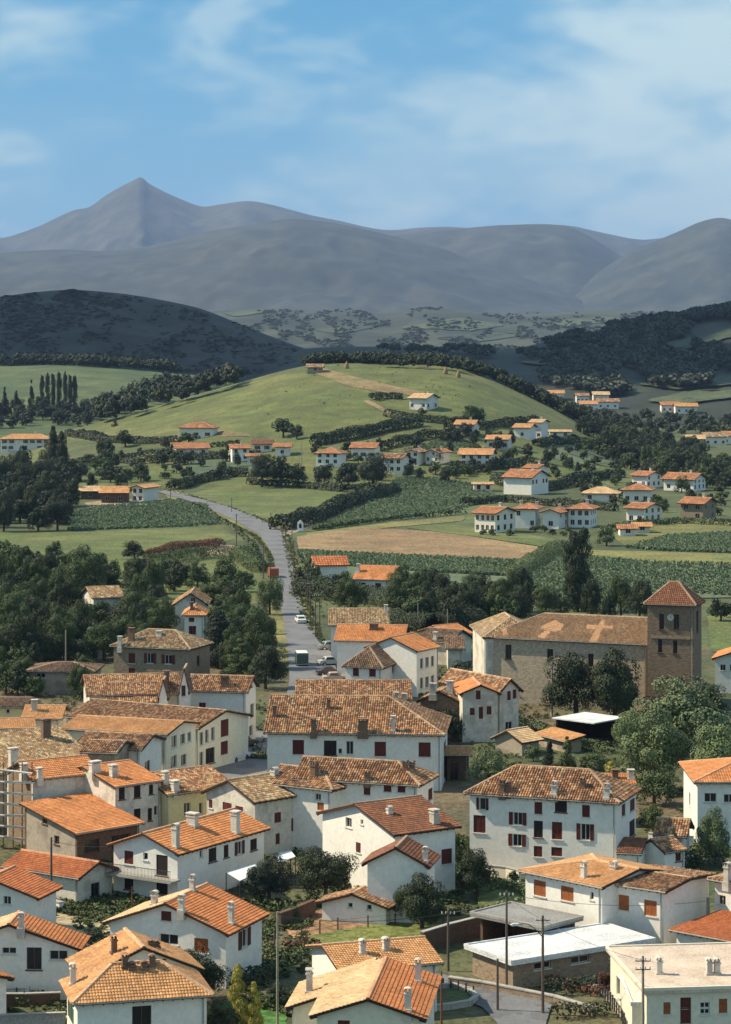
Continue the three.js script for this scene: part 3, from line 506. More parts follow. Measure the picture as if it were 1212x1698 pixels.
function trunkGeo(s, h, r) {
  reseed(s); const g = new GB();
  g.bar([0, -0.05, 0], [0.01, h * 0.55, 0.01], r * 1.25, r * 0.8, 7); g.bar([0.01, h * 0.55, 0.01], [0, h, 0], r * 0.8, r * 0.25, 6);
  for (let i = 0; i < 5; i++) { const a = rr(0, 6.283), y = h * rr(0.4, 0.75); g.bar([0.008, y, 0.008], [Math.cos(a) * 0.22, y + rr(0.12, 0.25), Math.sin(a) * 0.22], r * 0.45, r * 0.12, 5); }
  return g.geo();
}
const TINT = { dark: [0.025, 0.04, 0.012], mid: [0.05, 0.078, 0.019], light: [0.10, 0.135, 0.05], grey: [0.105, 0.14, 0.06], yellow: [0.30, 0.27, 0.045], plane: [0.135, 0.18, 0.07], brown: [0.085, 0.055, 0.025], conifer: [0.018, 0.032, 0.018], autumn: [0.12, 0.045, 0.02] };
const crowns = {}, trunks = {};
function crown(shape, lod, tint, v) {
  const k = shape + lod + tint + v;
  const q = { near: [30, 15000, 0.025], mid: [30, 3000, 0.052], far: [18, 700, 0.10] }[lod];
  return crowns[k] ||= crownGeo(v * 131 + shape.length * 17 + tint.length, shape, shape === 'column' ? q[0] * 1.7 : shape === 'cone' ? q[0] * 1.3 : q[0], Math.round(q[1] * (shape === 'column' ? 0.9 : 1)), q[2] * (shape === 'column' ? 1.5 : shape === 'cone' ? 1.15 : 1), TINT[tint]);
}
let treeCount = 0;
const AVOID = [[322, 1042], [322, 1014], [180, 984], [312, 992], [620, 953], [620, 970], [550, 931], [240, 1090], [300, 1090], [100, 1108]];   // pictured walls that no tree of a wood may stand before
function tree(name, label, px, yb, hpx, wpx, o = {}) {
  const g = o.world || hit(px, yb); if (!g) return null;
  const d = -g[2], H = hpx * d / F, W = wpx * d / F, shape = o.shape || 'round', lod = o.lod || (hpx > 62 ? 'near' : hpx > 26 ? 'mid' : 'far'), v = treeCount++ % (lod === 'near' ? 3 : 5);
  const root = thing(name, [g[0], g[1] - 0.1, g[2]], (treeCount * 2.4) % 6.28); root.scale.set(W, H, W); tag(root, label, o.cat || 'tree', o.group);
  part(shape === 'bush' ? 'foliage' : 'crown', crown(shape === 'bush' ? 'round' : shape, lod, o.tint || 'dark', v), M.leafV, root);
  const tk = trunks[v] ||= trunkGeo(v + 3, 0.72, 0.035); part('trunk', tk, M.trunk, root);
  if (shape === 'bush') { root.children[0].position.y = -0.24; root.children[0].scale.y = 1.25; root.children[1].scale.y = 0.5; }
  else if (shape !== 'cone' && shape !== 'column') { o.sink ??= 0.17; root.children[0].position.y = -o.sink, root.children[0].scale.y = 1 + o.sink; }
  return root;
}
// many trees of one wood: each a tree of its own, standing at random in an area outlined on the ground in pixels
function grove(name, label, group, pts, n, h, w, o = {}) {
  reseed(Math.round(pts[0][0] * 7 + pts[0][1])); const ys = pts.map((p) => p[1]), y0 = Math.min(...ys), y1 = Math.max(...ys), spots = [];
  for (let t = 0; spots.length < n && t < n * 60; t++) { const y = rr(y0, y1), s = span(pts, y); if (!s) continue; const x = rr(...s), gap = o.gap ?? 9; if (AVOID.some(([ax, ay]) => Math.abs(ax - x) < w[0] * 0.5 + 12 && ay < y && ay > y - h[1] - 4)) continue; if (spots.every(([a, b]) => Math.hypot(a - x, (b - y) * 2) > gap)) spots.push([x, y]); }
  spots.sort((a, b) => a[1] - b[1]);
  const S = spots.map(([x, y]) => [x, y, rr(...h), rr(...w), Math.floor(rnd() * 97)]);
  for (const [x, y, hh, ww, k] of S) tree(name, label, x, y, hh, ww, { group, shape: o.shape || (k % 7 === 0 ? 'column2' : 'round'), tint: o.tints ? o.tints[k % o.tints.length] : 'dark', sink: 0.24, ...o.t, ...(k % 7 === 0 && !o.shape ? { shape: 'round' } : {}) });
}
function hedge(name, label, pts, hm, wm, o = {}) {                // a row of leaves along a line of ground pixels; sizes in metres
  reseed(Math.round(pts[0][0] * 3 + pts[0][1] * 5)); const W = pts.map((p) => V3(hit(...p))), g = { P: [], N: [], C: [] }, tint = TINT[o.tint || 'dark']; const base = W[0].clone();
  let total = 0; for (let i = 1; i < W.length; i++) total += W[i].distanceTo(W[i - 1]);
  const far = base.length() > 600, size = o.size || (far ? 0.8 : 0.3), dens = o.dens || (far ? 9 : 60) ; const n = Math.min(16000, Math.round(total * dens * hm * wm * 0.5)), up = new THREE.Vector3(), e1 = new THREE.Vector3(), e2 = new THREE.Vector3();
  for (let i = 0; i < n; i++) {
    let t = rnd() * total, j = 1; while (j < W.length - 1 && t > W[j].distanceTo(W[j - 1])) { t -= W[j].distanceTo(W[j - 1]); j++; }
    const q = t / W[j].distanceTo(W[j - 1]), c = W[j - 1].clone().lerp(W[j], q), bump = 0.6 + 0.75 * fbm(c.x / (wm * 2.2) + 3, c.z / (wm * 2.2), 3), a = rr(0, Math.PI), R = Math.sqrt(rr(0.45, 1));
    const dir = W[j].clone().sub(W[j - 1]).normalize(), sx = -dir.z, sz = dir.x, off = Math.cos(a) * wm * 0.5 * R * bump, hy = Math.pow(Math.sin(a), 0.6) * hm * R * bump;
    c.x += sx * off; c.z += sz * off; c.y = heightAt(c.x, c.z) + hy; c.sub(base);
    up.set(sx * Math.cos(a), Math.sin(a), sz * Math.cos(a)).add(e1.set(rr(-1, 1), rr(-0.6, 1), rr(-1, 1)).multiplyScalar(0.8)).normalize(); e1.set(rr(-1, 1), rr(-1, 1), rr(-1, 1)).cross(up).normalize(); e2.copy(up).cross(e1);
    const L = size * rr(0.6, 1.3), k = rr(0.65, 1.35) * (0.75 + 0.5 * fbm(c.x / 3, c.z / 3, 2)), col = [tint[0] * k, tint[1] * k, tint[2] * k], pt = (x, y) => [c.x + e1.x * x * L + e2.x * y * L, c.y + e1.y * x * L + e2.y * y * L, c.z + e1.z * x * L + e2.z * y * L];
    const A = pt(-0.5, 0), B = pt(0, 0.35), Cc = pt(0.5, 0), D = pt(0, -0.35);
    for (const v of [A, D, Cc, A, Cc, B]) { g.P.push(...v); g.N.push(up.x, up.y, up.z); g.C.push(...col); }
  }
  const b = new THREE.BufferGeometry(); b.setAttribute('position', new THREE.Float32BufferAttribute(g.P, 3)); b.setAttribute('normal', new THREE.Float32BufferAttribute(g.N, 3)); b.setAttribute('color', new THREE.Float32BufferAttribute(g.C, 3));
  const m = shade(new THREE.Mesh(b, M.leafV)); m.name = numbered(name); m.position.copy(base); scene.add(m); tag(m, label, o.cat || 'hedge', o.group, o.kind);
  return m;
}
// ground cover and far woods: nobody could count them
function scatter(name, label, cat, areas, geo, mat, size, o = {}) {
  reseed(Math.round(areas[0][0][0] * 11 + areas[0][0][1] * 3 + (o.seed || 0))); const mats = [], cols = [], m = new THREE.Matrix4(), q = new THREE.Quaternion(), Y = new THREE.Vector3(0, 1, 0);
  for (const pts of areas) {
    const ys = pts.map((p) => p[1]), y0 = Math.min(...ys), y1 = Math.max(...ys), n = o.n / areas.length;
    for (let i = 0; i < n; i++) {
      const y = rr(y0, y1), s = span(pts, y); if (!s) continue; const x = rr(...s); if (!inside(pts, x, y)) continue;
      if (o.patchy && fbm(x / o.patchy, y / (o.patchy * 0.5), 3) < (o.cut ?? 0.5)) continue;
      const p = o.layer !== undefined ? onLayer(o.layer, x, y) : hit(x, y); if (!p) continue;
      if (o.rows) { const k = p[0] * o.rows[0] + p[2] * o.rows[1], off = Math.round(k / o.rows[2]) * o.rows[2] - k; p[0] += off * o.rows[0]; p[2] += off * o.rows[1]; }
      const h = rr(...size), w = h * (o.wide || 1) * rr(0.8, 1.25); q.setFromAxisAngle(Y, rr(0, 6.283)); m.compose(new THREE.Vector3(p[0], (o.layer !== undefined ? p[1] : heightAt(p[0], p[2])) - h * 0.08, p[2]), q, new THREE.Vector3(w, h, w)); mats.push(m.clone()); const k = rr(0.65, 1.3); cols.push([k * rr(0.9, 1.15), k, k]);
    }
  }
  const im = new THREE.InstancedMesh(geo, mat, mats.length); mats.forEach((mm, i) => { im.setMatrixAt(i, mm); im.setColorAt(i, new THREE.Color().setRGB(...cols[i])); }); im.name = numbered(name); shade(im); scene.add(im);
  return tag(im, label, cat, null, 'stuff');
}
function onLayer(li, px, py) {                                    // first meeting of a sight line with one far range of hills
  const L = LAYERS[li]; let d = L.dc - L.front, p;
  for (; d < L.dc + L.back; d += L.front / 200) { p = at(px, py, d); if (p[1] <= layerH(L, px, d)) return p; }
  return null;
}

// ---------------------------------------------------------------- poles, walls, fences, vehicles
function pole(label, px, yb, yt, o = {}) {
  const g = hit(px, yb), d = -g[2], H = (yb - yt) * d / F, r = o.r || 0.13, t = thing(o.name || 'utility_pole', g); tag(t, label, o.cat || 'pole', o.group);
  part('post', new GB().bar([0, -0.3, 0], [0, H, 0], r, r * 0.7, 8).geo(), o.mat || M.pole, t);
  if (o.arm !== 0) { const n = o.arm || 1; for (let i = 0; i < n; i++) { const c = new GB().bar([-0.55, H - 0.35 - i * 0.6, 0.08], [0.55, H - 0.35 - i * 0.6, 0.08], 0.05, 0.05, 4).geo(); const cm = part('crossarm', c, M.wood, t); for (const x of [-0.5, -0.18, 0.18, 0.5]) { const ins = new GB(); ins.bar([x, H - 0.35 - i * 0.6, 0.08], [x, H - 0.14 - i * 0.6, 0.08], 0.05, 0.035, 6); part('insulator', ins.geo(), M.lamp, cm); } } }
  if (o.lampArm) { const s = o.lampArm, a = new GB(), y = H * (o.lampY || 0.75); let prev = [0, y - 0.6, 0]; for (let i = 1; i <= 7; i++) { const k = i / 7, q = [s * 1.75 * k, y - 0.6 + 1.05 * Math.sin(k * 1.9), 0.12 * k]; a.bar(prev, q, 0.035, 0.035, 6); prev = q; } const am = part('lamp_arm', a.geo(), M.iron, t); const hd = new GB(), x = prev[0], yy = prev[1]; hd.prism([[x + s * 0.12, yy - 0.06], [x + s * 0.12, yy + 0.06], [x - s * -0.45, yy + 0.1], [x + s * 0.72, yy - 0.02], [x + s * 0.62, yy - 0.12]], 0, 0.26); part('lamp_head', hd.geo(), M.lamp, am); }
  return t;
}
function wallRun(name, label, pts, hm, tm, mat, o = {}) {          // a garden wall along ground pixels
  const W = pts.map((p) => V3(hit(...p))), base = W[0], t = thing(name, base.toArray()); tag(t, label, o.cat || 'wall', o.group);
  for (let i = 1; i < W.length; i++) {
    const a = W[i - 1].clone().sub(base), b = W[i].clone().sub(base), L = a.distanceTo(b), yaw = Math.atan2(-(b.z - a.z), b.x - a.x), g = new GB(), c = new GB(); g.box(0, L, -0.4, hm, -tm / 2, tm / 2); c.box(-0.03, L + 0.03, hm, hm + 0.09, -tm / 2 - 0.05, tm / 2 + 0.05);
    const s = part('wall_run', g.geo(), mat, t); s.position.copy(a); s.rotation.y = yaw; const k = part('coping', c.geo(), o.cap || M.concrete, s);
  }
  return t;
}
function fence(name, label, pts, hm, gap, mat, o = {}) {            // posts and rails, each a part of its own
  const W = pts.map((p) => V3(hit(...p))), base = W[0], t = thing(name, base.toArray()); tag(t, label, 'fence', o.group); const pg = new GB().box(-0.05, 0.05, -0.2, hm, -0.05, 0.05).geo();
  for (let i = 1; i < W.length; i++) {
    const a = W[i - 1].clone().sub(base), b = W[i].clone().sub(base), L = a.distanceTo(b), n = Math.max(1, Math.round(L / gap)), yaw = Math.atan2(-(b.z - a.z), b.x - a.x);
    for (let k = i > 1 ? 1 : 0; k <= n; k++) { const m = part('post', pg, mat, t); m.position.copy(a).lerp(b, k / n); m.rotation.y = yaw; m.scale.y = 0.9 + 0.2 * hash(k, i); }
    for (const y of o.rails || [hm * 0.9, hm * 0.5]) { const m = part('rail', new GB().bar([0, y, 0], [L, y, 0], o.rr || 0.025, o.rr || 0.025, 4).geo(), mat, t); m.position.copy(a); m.rotation.y = yaw; }
  }
  return t;
}
const paint = {};
function car(name, label, px, yb, yaw, rgb, o = {}) {
  const g = hit(px, yb), t = thing(name, [g[0], g[1] + 0.08, g[2]], yaw * Math.PI / 180); tag(t, label, o.cat || 'car', o.group);
  const pm = paint[rgb] ||= std(...rgb, { roughness: 0.35, metalness: 0.1 }), van = o.van, L = van ? 2.15 : 1.95, w = van ? 0.92 : 0.78, Ht = van ? 2.15 : 1.4;
  const ext = (pts, hw, bev) => { const s = new THREE.Shape(pts.map((p) => new THREE.Vector2(...p))), e = new THREE.ExtrudeGeometry(s, { depth: hw * 2 - 2 * bev, bevelEnabled: true, bevelSize: bev, bevelThickness: bev, bevelSegments: 2 }); e.translate(0, 0, -hw + bev); return e; };
  const body = van ? [[-L, 0.35], [L - 0.1, 0.35], [L, 0.75], [L - 0.12, 1.2], [L - 0.55, 2.0], [-L + 0.05, 2.05], [-L, 1.9]] : [[-L, 0.35], [-L + 0.06, 0.78], [-1.2, 0.9], [-0.75, 0.92], [0.75, 0.9], [L - 0.15, 0.78], [L, 0.6], [L, 0.35]];
  part('body', ext(body, w, 0.06), pm, t);
  if (!van) { part('roof', ext([[-1.25, 0.88], [-0.85, 1.36], [0.25, 1.38], [0.8, 0.9]], w - 0.1, 0.05), pm, t); part('windscreen', new GB().quad([0.86, 0.93, 0.58], [0.86, 0.93, -0.58], [0.36, 1.34, -0.52], [0.36, 1.34, 0.52]).geo(), M.glass, t); part('rear_window', new GB().quad([-1.33, 0.93, -0.58], [-1.33, 0.93, 0.58], [-0.93, 1.32, 0.52], [-0.93, 1.32, -0.52]).geo(), M.glass, t); for (const s of [-1, 1]) part('side_window', new GB().quad([-1.0, 0.95, s * (w - 0.045)], [0.55, 0.95, s * (w - 0.045)], [0.15, 1.3, s * (w - 0.09)], [-0.75, 1.3, s * (w - 0.09)]).geo(), M.glass, t); }
  else { part('windscreen', new GB().box(L - 0.42, L - 0.1, 1.28, 1.85, -0.72, 0.72).geo(), M.glass, t); part('rear_window', new GB().box(-L - 0.03, -L + 0.05, 1.15, 1.75, -0.68, 0.68).geo(), M.glass, t); part('rear_door', new GB().box(-L - 0.04, -L + 0.02, 0.45, 1.1, -0.8, 0.8).geo(), o.door || M.darkwood, t); }
  for (const x of [-1.2, 1.2]) for (const s of [-1, 1]) { const c = new THREE.CylinderGeometry(0.31, 0.31, 0.2, 14); c.rotateX(Math.PI / 2); const m = part('wheel', c, M.tyre, t); m.position.set(x, 0.3, s * (w - 0.08)); const h = new THREE.CylinderGeometry(0.17, 0.17, 0.03, 10); h.rotateX(Math.PI / 2); h.translate(0, 0, s * 0.1); part('hub', h, M.chrome, m); }
  for (const s of [-1, 1]) { part('headlight', new GB().box(L - 0.02, L + 0.04, 0.58, 0.72, s * 0.5 - 0.1, s * 0.5 + 0.1).geo(), M.lamp, t); part('tail_light', new GB().box(-L - 0.04, -L + 0.02, 0.6, 0.74, s * 0.55 - 0.08, s * 0.55 + 0.08).geo(), M.red, t); }
  for (const x of [-L - 0.06, L + 0.02]) part('bumper', new GB().box(x - 0.04, x + 0.04, 0.38, 0.5, -w + 0.02, w - 0.02).geo(), M.chrome, t);
  return t;
}

// ---------------------------------------------------------------- fields, roads and yards
const GR = [[0.15, 0.165, 0.044], [0.195, 0.195, 0.06]], GR2 = [[0.115, 0.155, 0.036], [0.155, 0.18, 0.05]], CROP = [[0.075, 0.12, 0.06], [0.10, 0.145, 0.075]], CROP2 = [[0.11, 0.16, 0.085], [0.15, 0.195, 0.105]], WHEAT = [[0.29, 0.195, 0.10], [0.36, 0.245, 0.125]], YEL = [[0.25, 0.23, 0.08], [0.20, 0.20, 0.065]], DIRT = [[0.36, 0.27, 0.16], [0.30, 0.21, 0.12]], SOIL = [[0.17, 0.11, 0.065], [0.22, 0.145, 0.08]], LAWN = [[0.17, 0.21, 0.045], [0.22, 0.24, 0.06]];
const cropA = [[117, 848], [200, 838], [280, 832], [340, 838], [366, 870], [300, 874], [116, 880]], cropB = [[606, 838], [660, 793], [720, 793], [790, 805], [828, 828], [771, 842], [690, 856], [520, 878], [560, 860]], cropC = [[500, 916], [700, 924], [878, 932], [856, 956], [700, 948], [500, 934]], cropD = [[858, 957], [930, 922], [1080, 934], [1290, 938], [1290, 992], [1100, 985], [1050, 1000], [900, 1000]], cropE = [[1040, 909], [1106, 890], [1290, 880], [1290, 920], [1100, 914]];
sheet('meadow', [[-120, 886], [150, 882], [366, 875], [392, 892], [330, 915], [210, 932], [-120, 934]], GR2);
sheet('meadow', [[-60, 934], [210, 932], [330, 918], [430, 930], [440, 1000], [300, 1010], [-60, 960]], GR2);
sheet('crop_field', cropA, CROP);
sheet('meadow', [[305, 822], [360, 808], [415, 799], [500, 808], [572, 817], [545, 840], [505, 856], [470, 866], [450, 880], [425, 872]], GR2);
sheet('meadow', [[236, 778], [345, 776], [345, 800], [280, 806], [236, 800]], GR2);
sheet('crop_field', cropB, CROP2);
sheet('field_margin', [[508, 884], [640, 868], [770, 856], [770, 864], [640, 876], [508, 890]], YEL);
sheet('stubble_field', [[492, 890], [600, 876], [700, 880], [780, 890], [905, 909], [880, 931], [700, 923], [495, 914]], WHEAT);
sheet('meadow', [[671, 876], [756, 870], [840, 880], [936, 898], [906, 908], [800, 892]], GR2);
sheet('crop_field', cropC, CROP);
sheet('crop_field', [[520, 936], [700, 949], [856, 958], [860, 976], [700, 972], [520, 960]], CROP2);
sheet('crop_field', cropD, CROP2);
sheet('hay_field', [[976, 912], [1090, 915], [1290, 920], [1290, 938], [1080, 934], [978, 930]], [[0.24, 0.235, 0.07], [0.19, 0.215, 0.06]]);
sheet('crop_field', cropE, CROP);
sheet('meadow', [[1000, 880], [1090, 866], [1290, 862], [1290, 881], [1106, 890], [1040, 908]], GR);
sheet('meadow', [[1172, 1020], [1290, 1016], [1290, 1082], [1180, 1082]], GR2);
sheet('meadow', [[910, 745], [960, 735], [1030, 748], [1040, 765], [960, 772], [900, 765]], CROP2);
sheet('meadow', [[845, 760], [905, 762], [1000, 775], [960, 790], [860, 792]], GR2);
sheet('meadow', [[112, 728], [200, 738], [290, 736], [290, 746], [200, 760], [112, 768]], [[0.085, 0.115, 0.035], [0.12, 0.13, 0.045]]);
sheet('meadow', [[112, 772], [200, 764], [236, 770], [232, 790], [130, 800]], [[0.09, 0.125, 0.036], [0.12, 0.14, 0.045]]);
sheet('crop_field', [[300, 765], [380, 758], [440, 764], [410, 786], [330, 794]], CROP);
sheet('vineyard', [[672, 748], [740, 728], [778, 735], [790, 745], [700, 752]], SOIL);
sheet('dirt_track', [[512, 616], [535, 611], [600, 628], [660, 642], [706, 650], [700, 658], [640, 652], [575, 640]], [[0.30, 0.215, 0.105], [0.23, 0.20, 0.08]]);
sheet('dirt_track', [[600, 665], [612, 664], [664, 692], [656, 694]], DIRT);
sheet('dirt_track', [[220, 745], [300, 722], [360, 712], [415, 720], [412, 724], [360, 718], [300, 730], [222, 752]], [[0.28, 0.19, 0.09], [0.22, 0.17, 0.08]]);
sheet('dirt_yard', [[322, 908], [360, 902], [398, 906], [392, 922], [340, 921]], [[0.42, 0.32, 0.23], [0.36, 0.27, 0.18]]);
sheet('dirt_yard', [[138, 833], [240, 826], [285, 828], [280, 836], [150, 842]], DIRT);
const pad = (p) => p;
sheet('road_verge', [[268, 812], [300, 815], [380, 842], [462, 868], [476, 878], [510, 985], [528, 1060], [545, 1100], [400, 1100], [456, 985], [440, 910], [412, 885], [340, 850], [280, 828]], YEL, M.ground, { wob: 2 });
sheet('side_lane', [[440, 884], [500, 866], [640, 848], [700, 842], [700, 845], [640, 854], [510, 876], [470, 892]], [[1, 1, 1], [1, 1, 1]], M.gravel, { wob: 1 });
sheet('road', [[258, 815], [285, 815], [320, 825], [385, 841], [425, 859], [466, 880], [480, 920], [490, 955], [499, 1000], [509, 1030], [530, 1068], [550, 1084], [566, 1140], [566, 1180], [470, 1180], [480, 1130], [477, 1080], [470, 1030], [464, 1000], [460, 955], [452, 920], [431, 888], [385, 862], [345, 844], [295, 827]], [[1, 1, 1], [1, 1, 1]], M.asphalt, { wob: 0.4, up: 0.1, step: 2 });
sheet('village_street', [[372, 1232], [452, 1205], [470, 1215], [470, 1290], [350, 1310], [340, 1280]], [[1, 1, 1], [1, 1, 1]], M.asphalt, { wob: 0.5 });
sheet('dirt_yard', [[100, 1500], [190, 1500], [200, 1540], [140, 1560], [70, 1520]], [[0.58, 0.47, 0.30], [0.52, 0.40, 0.25]]);
sheet('dirt_yard', [[470, 1530], [540, 1508], [660, 1520], [650, 1545], [560, 1562], [480, 1560]], [[0.44, 0.27, 0.15], [0.36, 0.21, 0.11]]);
sheet('lawn', [[508, 1555], [590, 1540], [660, 1530], [782, 1540], [770, 1562], [650, 1580], [560, 1580]], LAWN);
sheet('lawn', [[790, 1490], [850, 1470], [872, 1500], [800, 1516]], LAWN);
sheet('overgrown_plot', [[85, 1478], [190, 1476], [250, 1488], [235, 1525], [170, 1532], [80, 1512]], [[0.16, 0.165, 0.05], [0.24, 0.20, 0.08]]);
sheet('lawn', [[330, 1668], [470, 1650], [480, 1760], [330, 1760]], [[0.06, 0.20, 0.03], [0.09, 0.24, 0.04]]);
sheet('road', [[560, 1622], [735, 1618], [780, 1626], [820, 1636], [872, 1650], [915, 1668], [905, 1700], [880, 1790], [800, 1790], [826, 1700], [800, 1672], [735, 1650], [560, 1640]], [[1, 1, 1], [1, 1, 1]], M.asphalt, { wob: 0.4, up: 0.06 });
sheet('lawn', [[722, 1646], [748, 1642], [778, 1652], [785, 1664], [760, 1672], [722, 1668]], [[0.07, 0.11, 0.03], [0.10, 0.14, 0.04]], M.ground, { up: 0.12 });
sheet('gravel_path', [[800, 1424], [880, 1426], [880, 1452], [800, 1448]], [[1, 1, 1], [1, 1, 1]], M.gravel);
sheet('gravel_path', [[900, 1612], [1045, 1600], [1050, 1700], [985, 1640], [900, 1632]], [[1, 1, 1], [1, 1, 1]], M.gravel);

// ---------------------------------------------------------------- the near rows of houses
house('hipped_house', 'white house with a hipped tan tile roof, lowest at the left, beside a yellow-green conifer', [
  { A: [119, 1665], B: [355, 1650], C: [324, 1613], e: 5.2, P: [200, 1598], type: 'hip', roof: 'tan', win: [['f', 219, 1668, 251, 1712, 'dd'], ['l', 112, 1664, 122, 1694, 'cg']], ch: [[121, 1599, 1632, 9], [207, 1583, 1603, 8, 'b'], [219, 1597, 1606, 5, 'b'], [239, 1595, 1606, 5, 'b'], [252, 1584, 1600, 7, 'b']] }], { wall: M.white });
house('gabled_house', 'house with a plain tan tile slope and cream verge, behind the hipped house lower left', [
  { A: [137, 1624], B: [338, 1608], C: [306, 1576], e: 4.0, P: [257, 1570], type: 'd', roof: 'tan', win: [['f', 262, 1590, 276, 1606, 'dd']], ch: [[189, 1552, 1580, 7, 'b'], [278, 1535, 1562, 7], [250, 1559, 1569, 6, 'b'], [259, 1560, 1570, 6, 'b']] }]);
house('gabled_house', 'white gabled house with bright orange tile slope and red shutters, centre-left of the front row', [
  { A: [170, 1530], B: [379, 1550], C: [455, 1516], e: 4.4, P: [272, 1498], type: 'd', roof: 'bright', roofs: ['pale', 'bright'], win: [['f', 267, 1511, 284, 1527, 'c'], ['f', 264, 1549, 295, 1566, 'd'], ['f', 322, 1556, 345, 1580, 'co'], ['r', 395, 1541, 415, 1571, 'o']], ch: [[256, 1479, 1500, 9], [319, 1452, 1476, 7], [301, 1485, 1510, 8], [383, 1497, 1531, 8]] }]);  // left, sunward slope has paler tiles: sunlight put into the colour
const bal = house('balcony_house', 'long white house with orange roof, five white chimneys and a railed balcony on its gable', [
  { A: [177, 1401], B: [296, 1417], C: [463, 1375], e: 4.7, P: [233, 1382], type: 'd', roof: 'orange', win: [['f', 206, 1411, 221, 1433, 'c'], ['f', 237, 1414, 245, 1426, 'd'], ['f', 259, 1418, 278, 1452, 'cd'], ['f', 206, 1457, 221, 1475, 'cd'], ['f', 259, 1463, 278, 1483, 'cd'], ['r', 331, 1410, 336, 1422, 'd'], ['r', 346, 1406, 359, 1429, 'cd'], ['r', 371, 1401, 379, 1422, 'cd'], ['r', 389, 1395, 405, 1417, 'o'], ['r', 415, 1391, 426, 1410, 'cd']], ch: [[199, 1361, 1393, 12], [291, 1368, 1404, 10], [319, 1348, 1368, 17], [390, 1345, 1380, 12], [445, 1335, 1366, 12]] }]);
house('gabled_house', 'old house with a stained pale wall and mottled gable roof, behind the balcony house', [
  { A: [332, 1313], B: [422, 1331], C: [525, 1315], e: 5.6, P: [371, 1293], type: 'd', roof: 'older', wall: M.aged, win: [['f', 346, 1326, 352, 1340, 'c'], ['f', 369, 1331, 384, 1345, 'c'], ['f', 390, 1337, 403, 1345, 'c'], ['r', 455, 1347, 466, 1364, 'c'], ['r', 483, 1355, 506, 1376, 'o'], ['r', 457, 1382, 464, 1400, 'c'], ['r', 491, 1391, 502, 1404, 'd']], ch: [[455, 1275, 1289, 11]] }]);
house('narrow_house', 'narrow yellow-walled house with mottled tiles squeezed between its neighbours', [
  { A: [277, 1318], B: [392, 1303], D: 10, e: 5.2, P: [330, 1272], type: 'w', roof: 'old', wall: M.yellow, win: [['f', 305, 1331, 316, 1352, 'd'], ['f', 330, 1331, 336, 1350, 'd'], ['l', 'm', -3, 3, -1.8, 4.3, 'd']], ch: [[290, 1294, 1311, 11], [274, 1279, 1300, 8]] }]);
house('angled_house', 'L-shaped house with flat orange slopes and a bare grey wall, above the dark barn roof', [
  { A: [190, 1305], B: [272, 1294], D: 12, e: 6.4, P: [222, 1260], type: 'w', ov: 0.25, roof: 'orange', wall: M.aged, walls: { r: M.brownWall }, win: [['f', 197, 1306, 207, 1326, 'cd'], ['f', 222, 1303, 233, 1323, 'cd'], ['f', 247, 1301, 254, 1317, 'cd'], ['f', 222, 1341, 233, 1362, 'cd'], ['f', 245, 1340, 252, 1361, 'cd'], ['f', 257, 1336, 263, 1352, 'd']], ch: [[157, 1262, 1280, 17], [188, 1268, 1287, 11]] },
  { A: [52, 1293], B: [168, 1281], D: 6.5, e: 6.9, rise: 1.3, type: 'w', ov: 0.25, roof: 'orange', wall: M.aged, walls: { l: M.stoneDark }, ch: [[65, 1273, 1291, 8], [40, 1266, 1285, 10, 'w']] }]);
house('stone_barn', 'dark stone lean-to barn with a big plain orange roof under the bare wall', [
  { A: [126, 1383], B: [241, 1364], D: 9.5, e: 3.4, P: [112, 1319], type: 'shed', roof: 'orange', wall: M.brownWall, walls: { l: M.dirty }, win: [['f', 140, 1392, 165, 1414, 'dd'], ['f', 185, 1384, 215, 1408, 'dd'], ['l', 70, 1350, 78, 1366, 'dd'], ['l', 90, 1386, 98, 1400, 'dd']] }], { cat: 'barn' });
house('long_low_shed', 'long low shed with shallow orange tile roof in front of the stone barn', [
  { A: [2, 1436], B: [131, 1457], D: 5.5, e: 2.6, rise: 1.0, type: 'w', roof: 'red', wall: M.aged, win: [['r', 'm', -0.6, 0.2, 0.6, 1.7, 'dd']] }], { cat: 'shed' });
house('gabled_house', 'small white house cut by the left edge with a reddish slope, above the terrace house', [
  { A: [-100, 1478], B: [64, 1490], C: [61, 1467], e: 3.6, P: [-22, 1456], type: 'd', roof: 'red', win: [['f', 5, 1486, 18, 1500, 'd']] }]);
house('terrace_house', 'white house with corrugated orange slope and dark doors at the left edge above a garden', [
  { A: [-105, 1572], B: [134, 1575], C: [137, 1553], D: 9, e: 4.0, P: [11, 1533], type: 'd', roof: 'bright', roofs: ['pale', 'bright'], win: [['f', 44, 1571, 69, 1608, 'dd'], ['f', 82, 1576, 112, 1592, 'd'], ['f', 3, 1571, 27, 1582, 'd']], ch: [[13, 1490, 1516, 7, 'b'], [35, 1515, 1540, 8]] }]);  // left slope's sunlit look is put into its pale tile colour
house('corner_house', 'orange-roofed corner of a house at the far left edge beneath the terrace house', [
  { A: [-110, 1644], B: [24, 1622], C: [26, 1578], D: 7, e: 3.6, P: [-42, 1612], type: 'd', roof: 'bright', win: [] }]);
house('corrugated_house', 'large cream house with a pale slope and an orange corrugated slope, nearest at bottom centre', [
  { A: [513, 1685], B: [707, 1691], C: [727, 1620], e: 5.6, P: [612, 1657], type: 'd', roof: 'bright', roofs: ['pale', 'bright'], wall: M.cream, win: [['f', 560, 1692, 580, 1720, 'c']], ch: [[693, 1592, 1627, 8], [676, 1640, 1675, 8]] },  // sun-facing left slope painted paler than the right, sunlight in the tile colour
  { A: [498, 1629], B: [474, 1671], D: 5.6, e: 4.62, rise: 1.95, type: 'shed', roof: 'pale', wall: M.cream, win: [], ch: [[513, 1607, 1645, 8]] }], { wall: M.cream });  // extension of the left slope, painted in the same sunlit pale
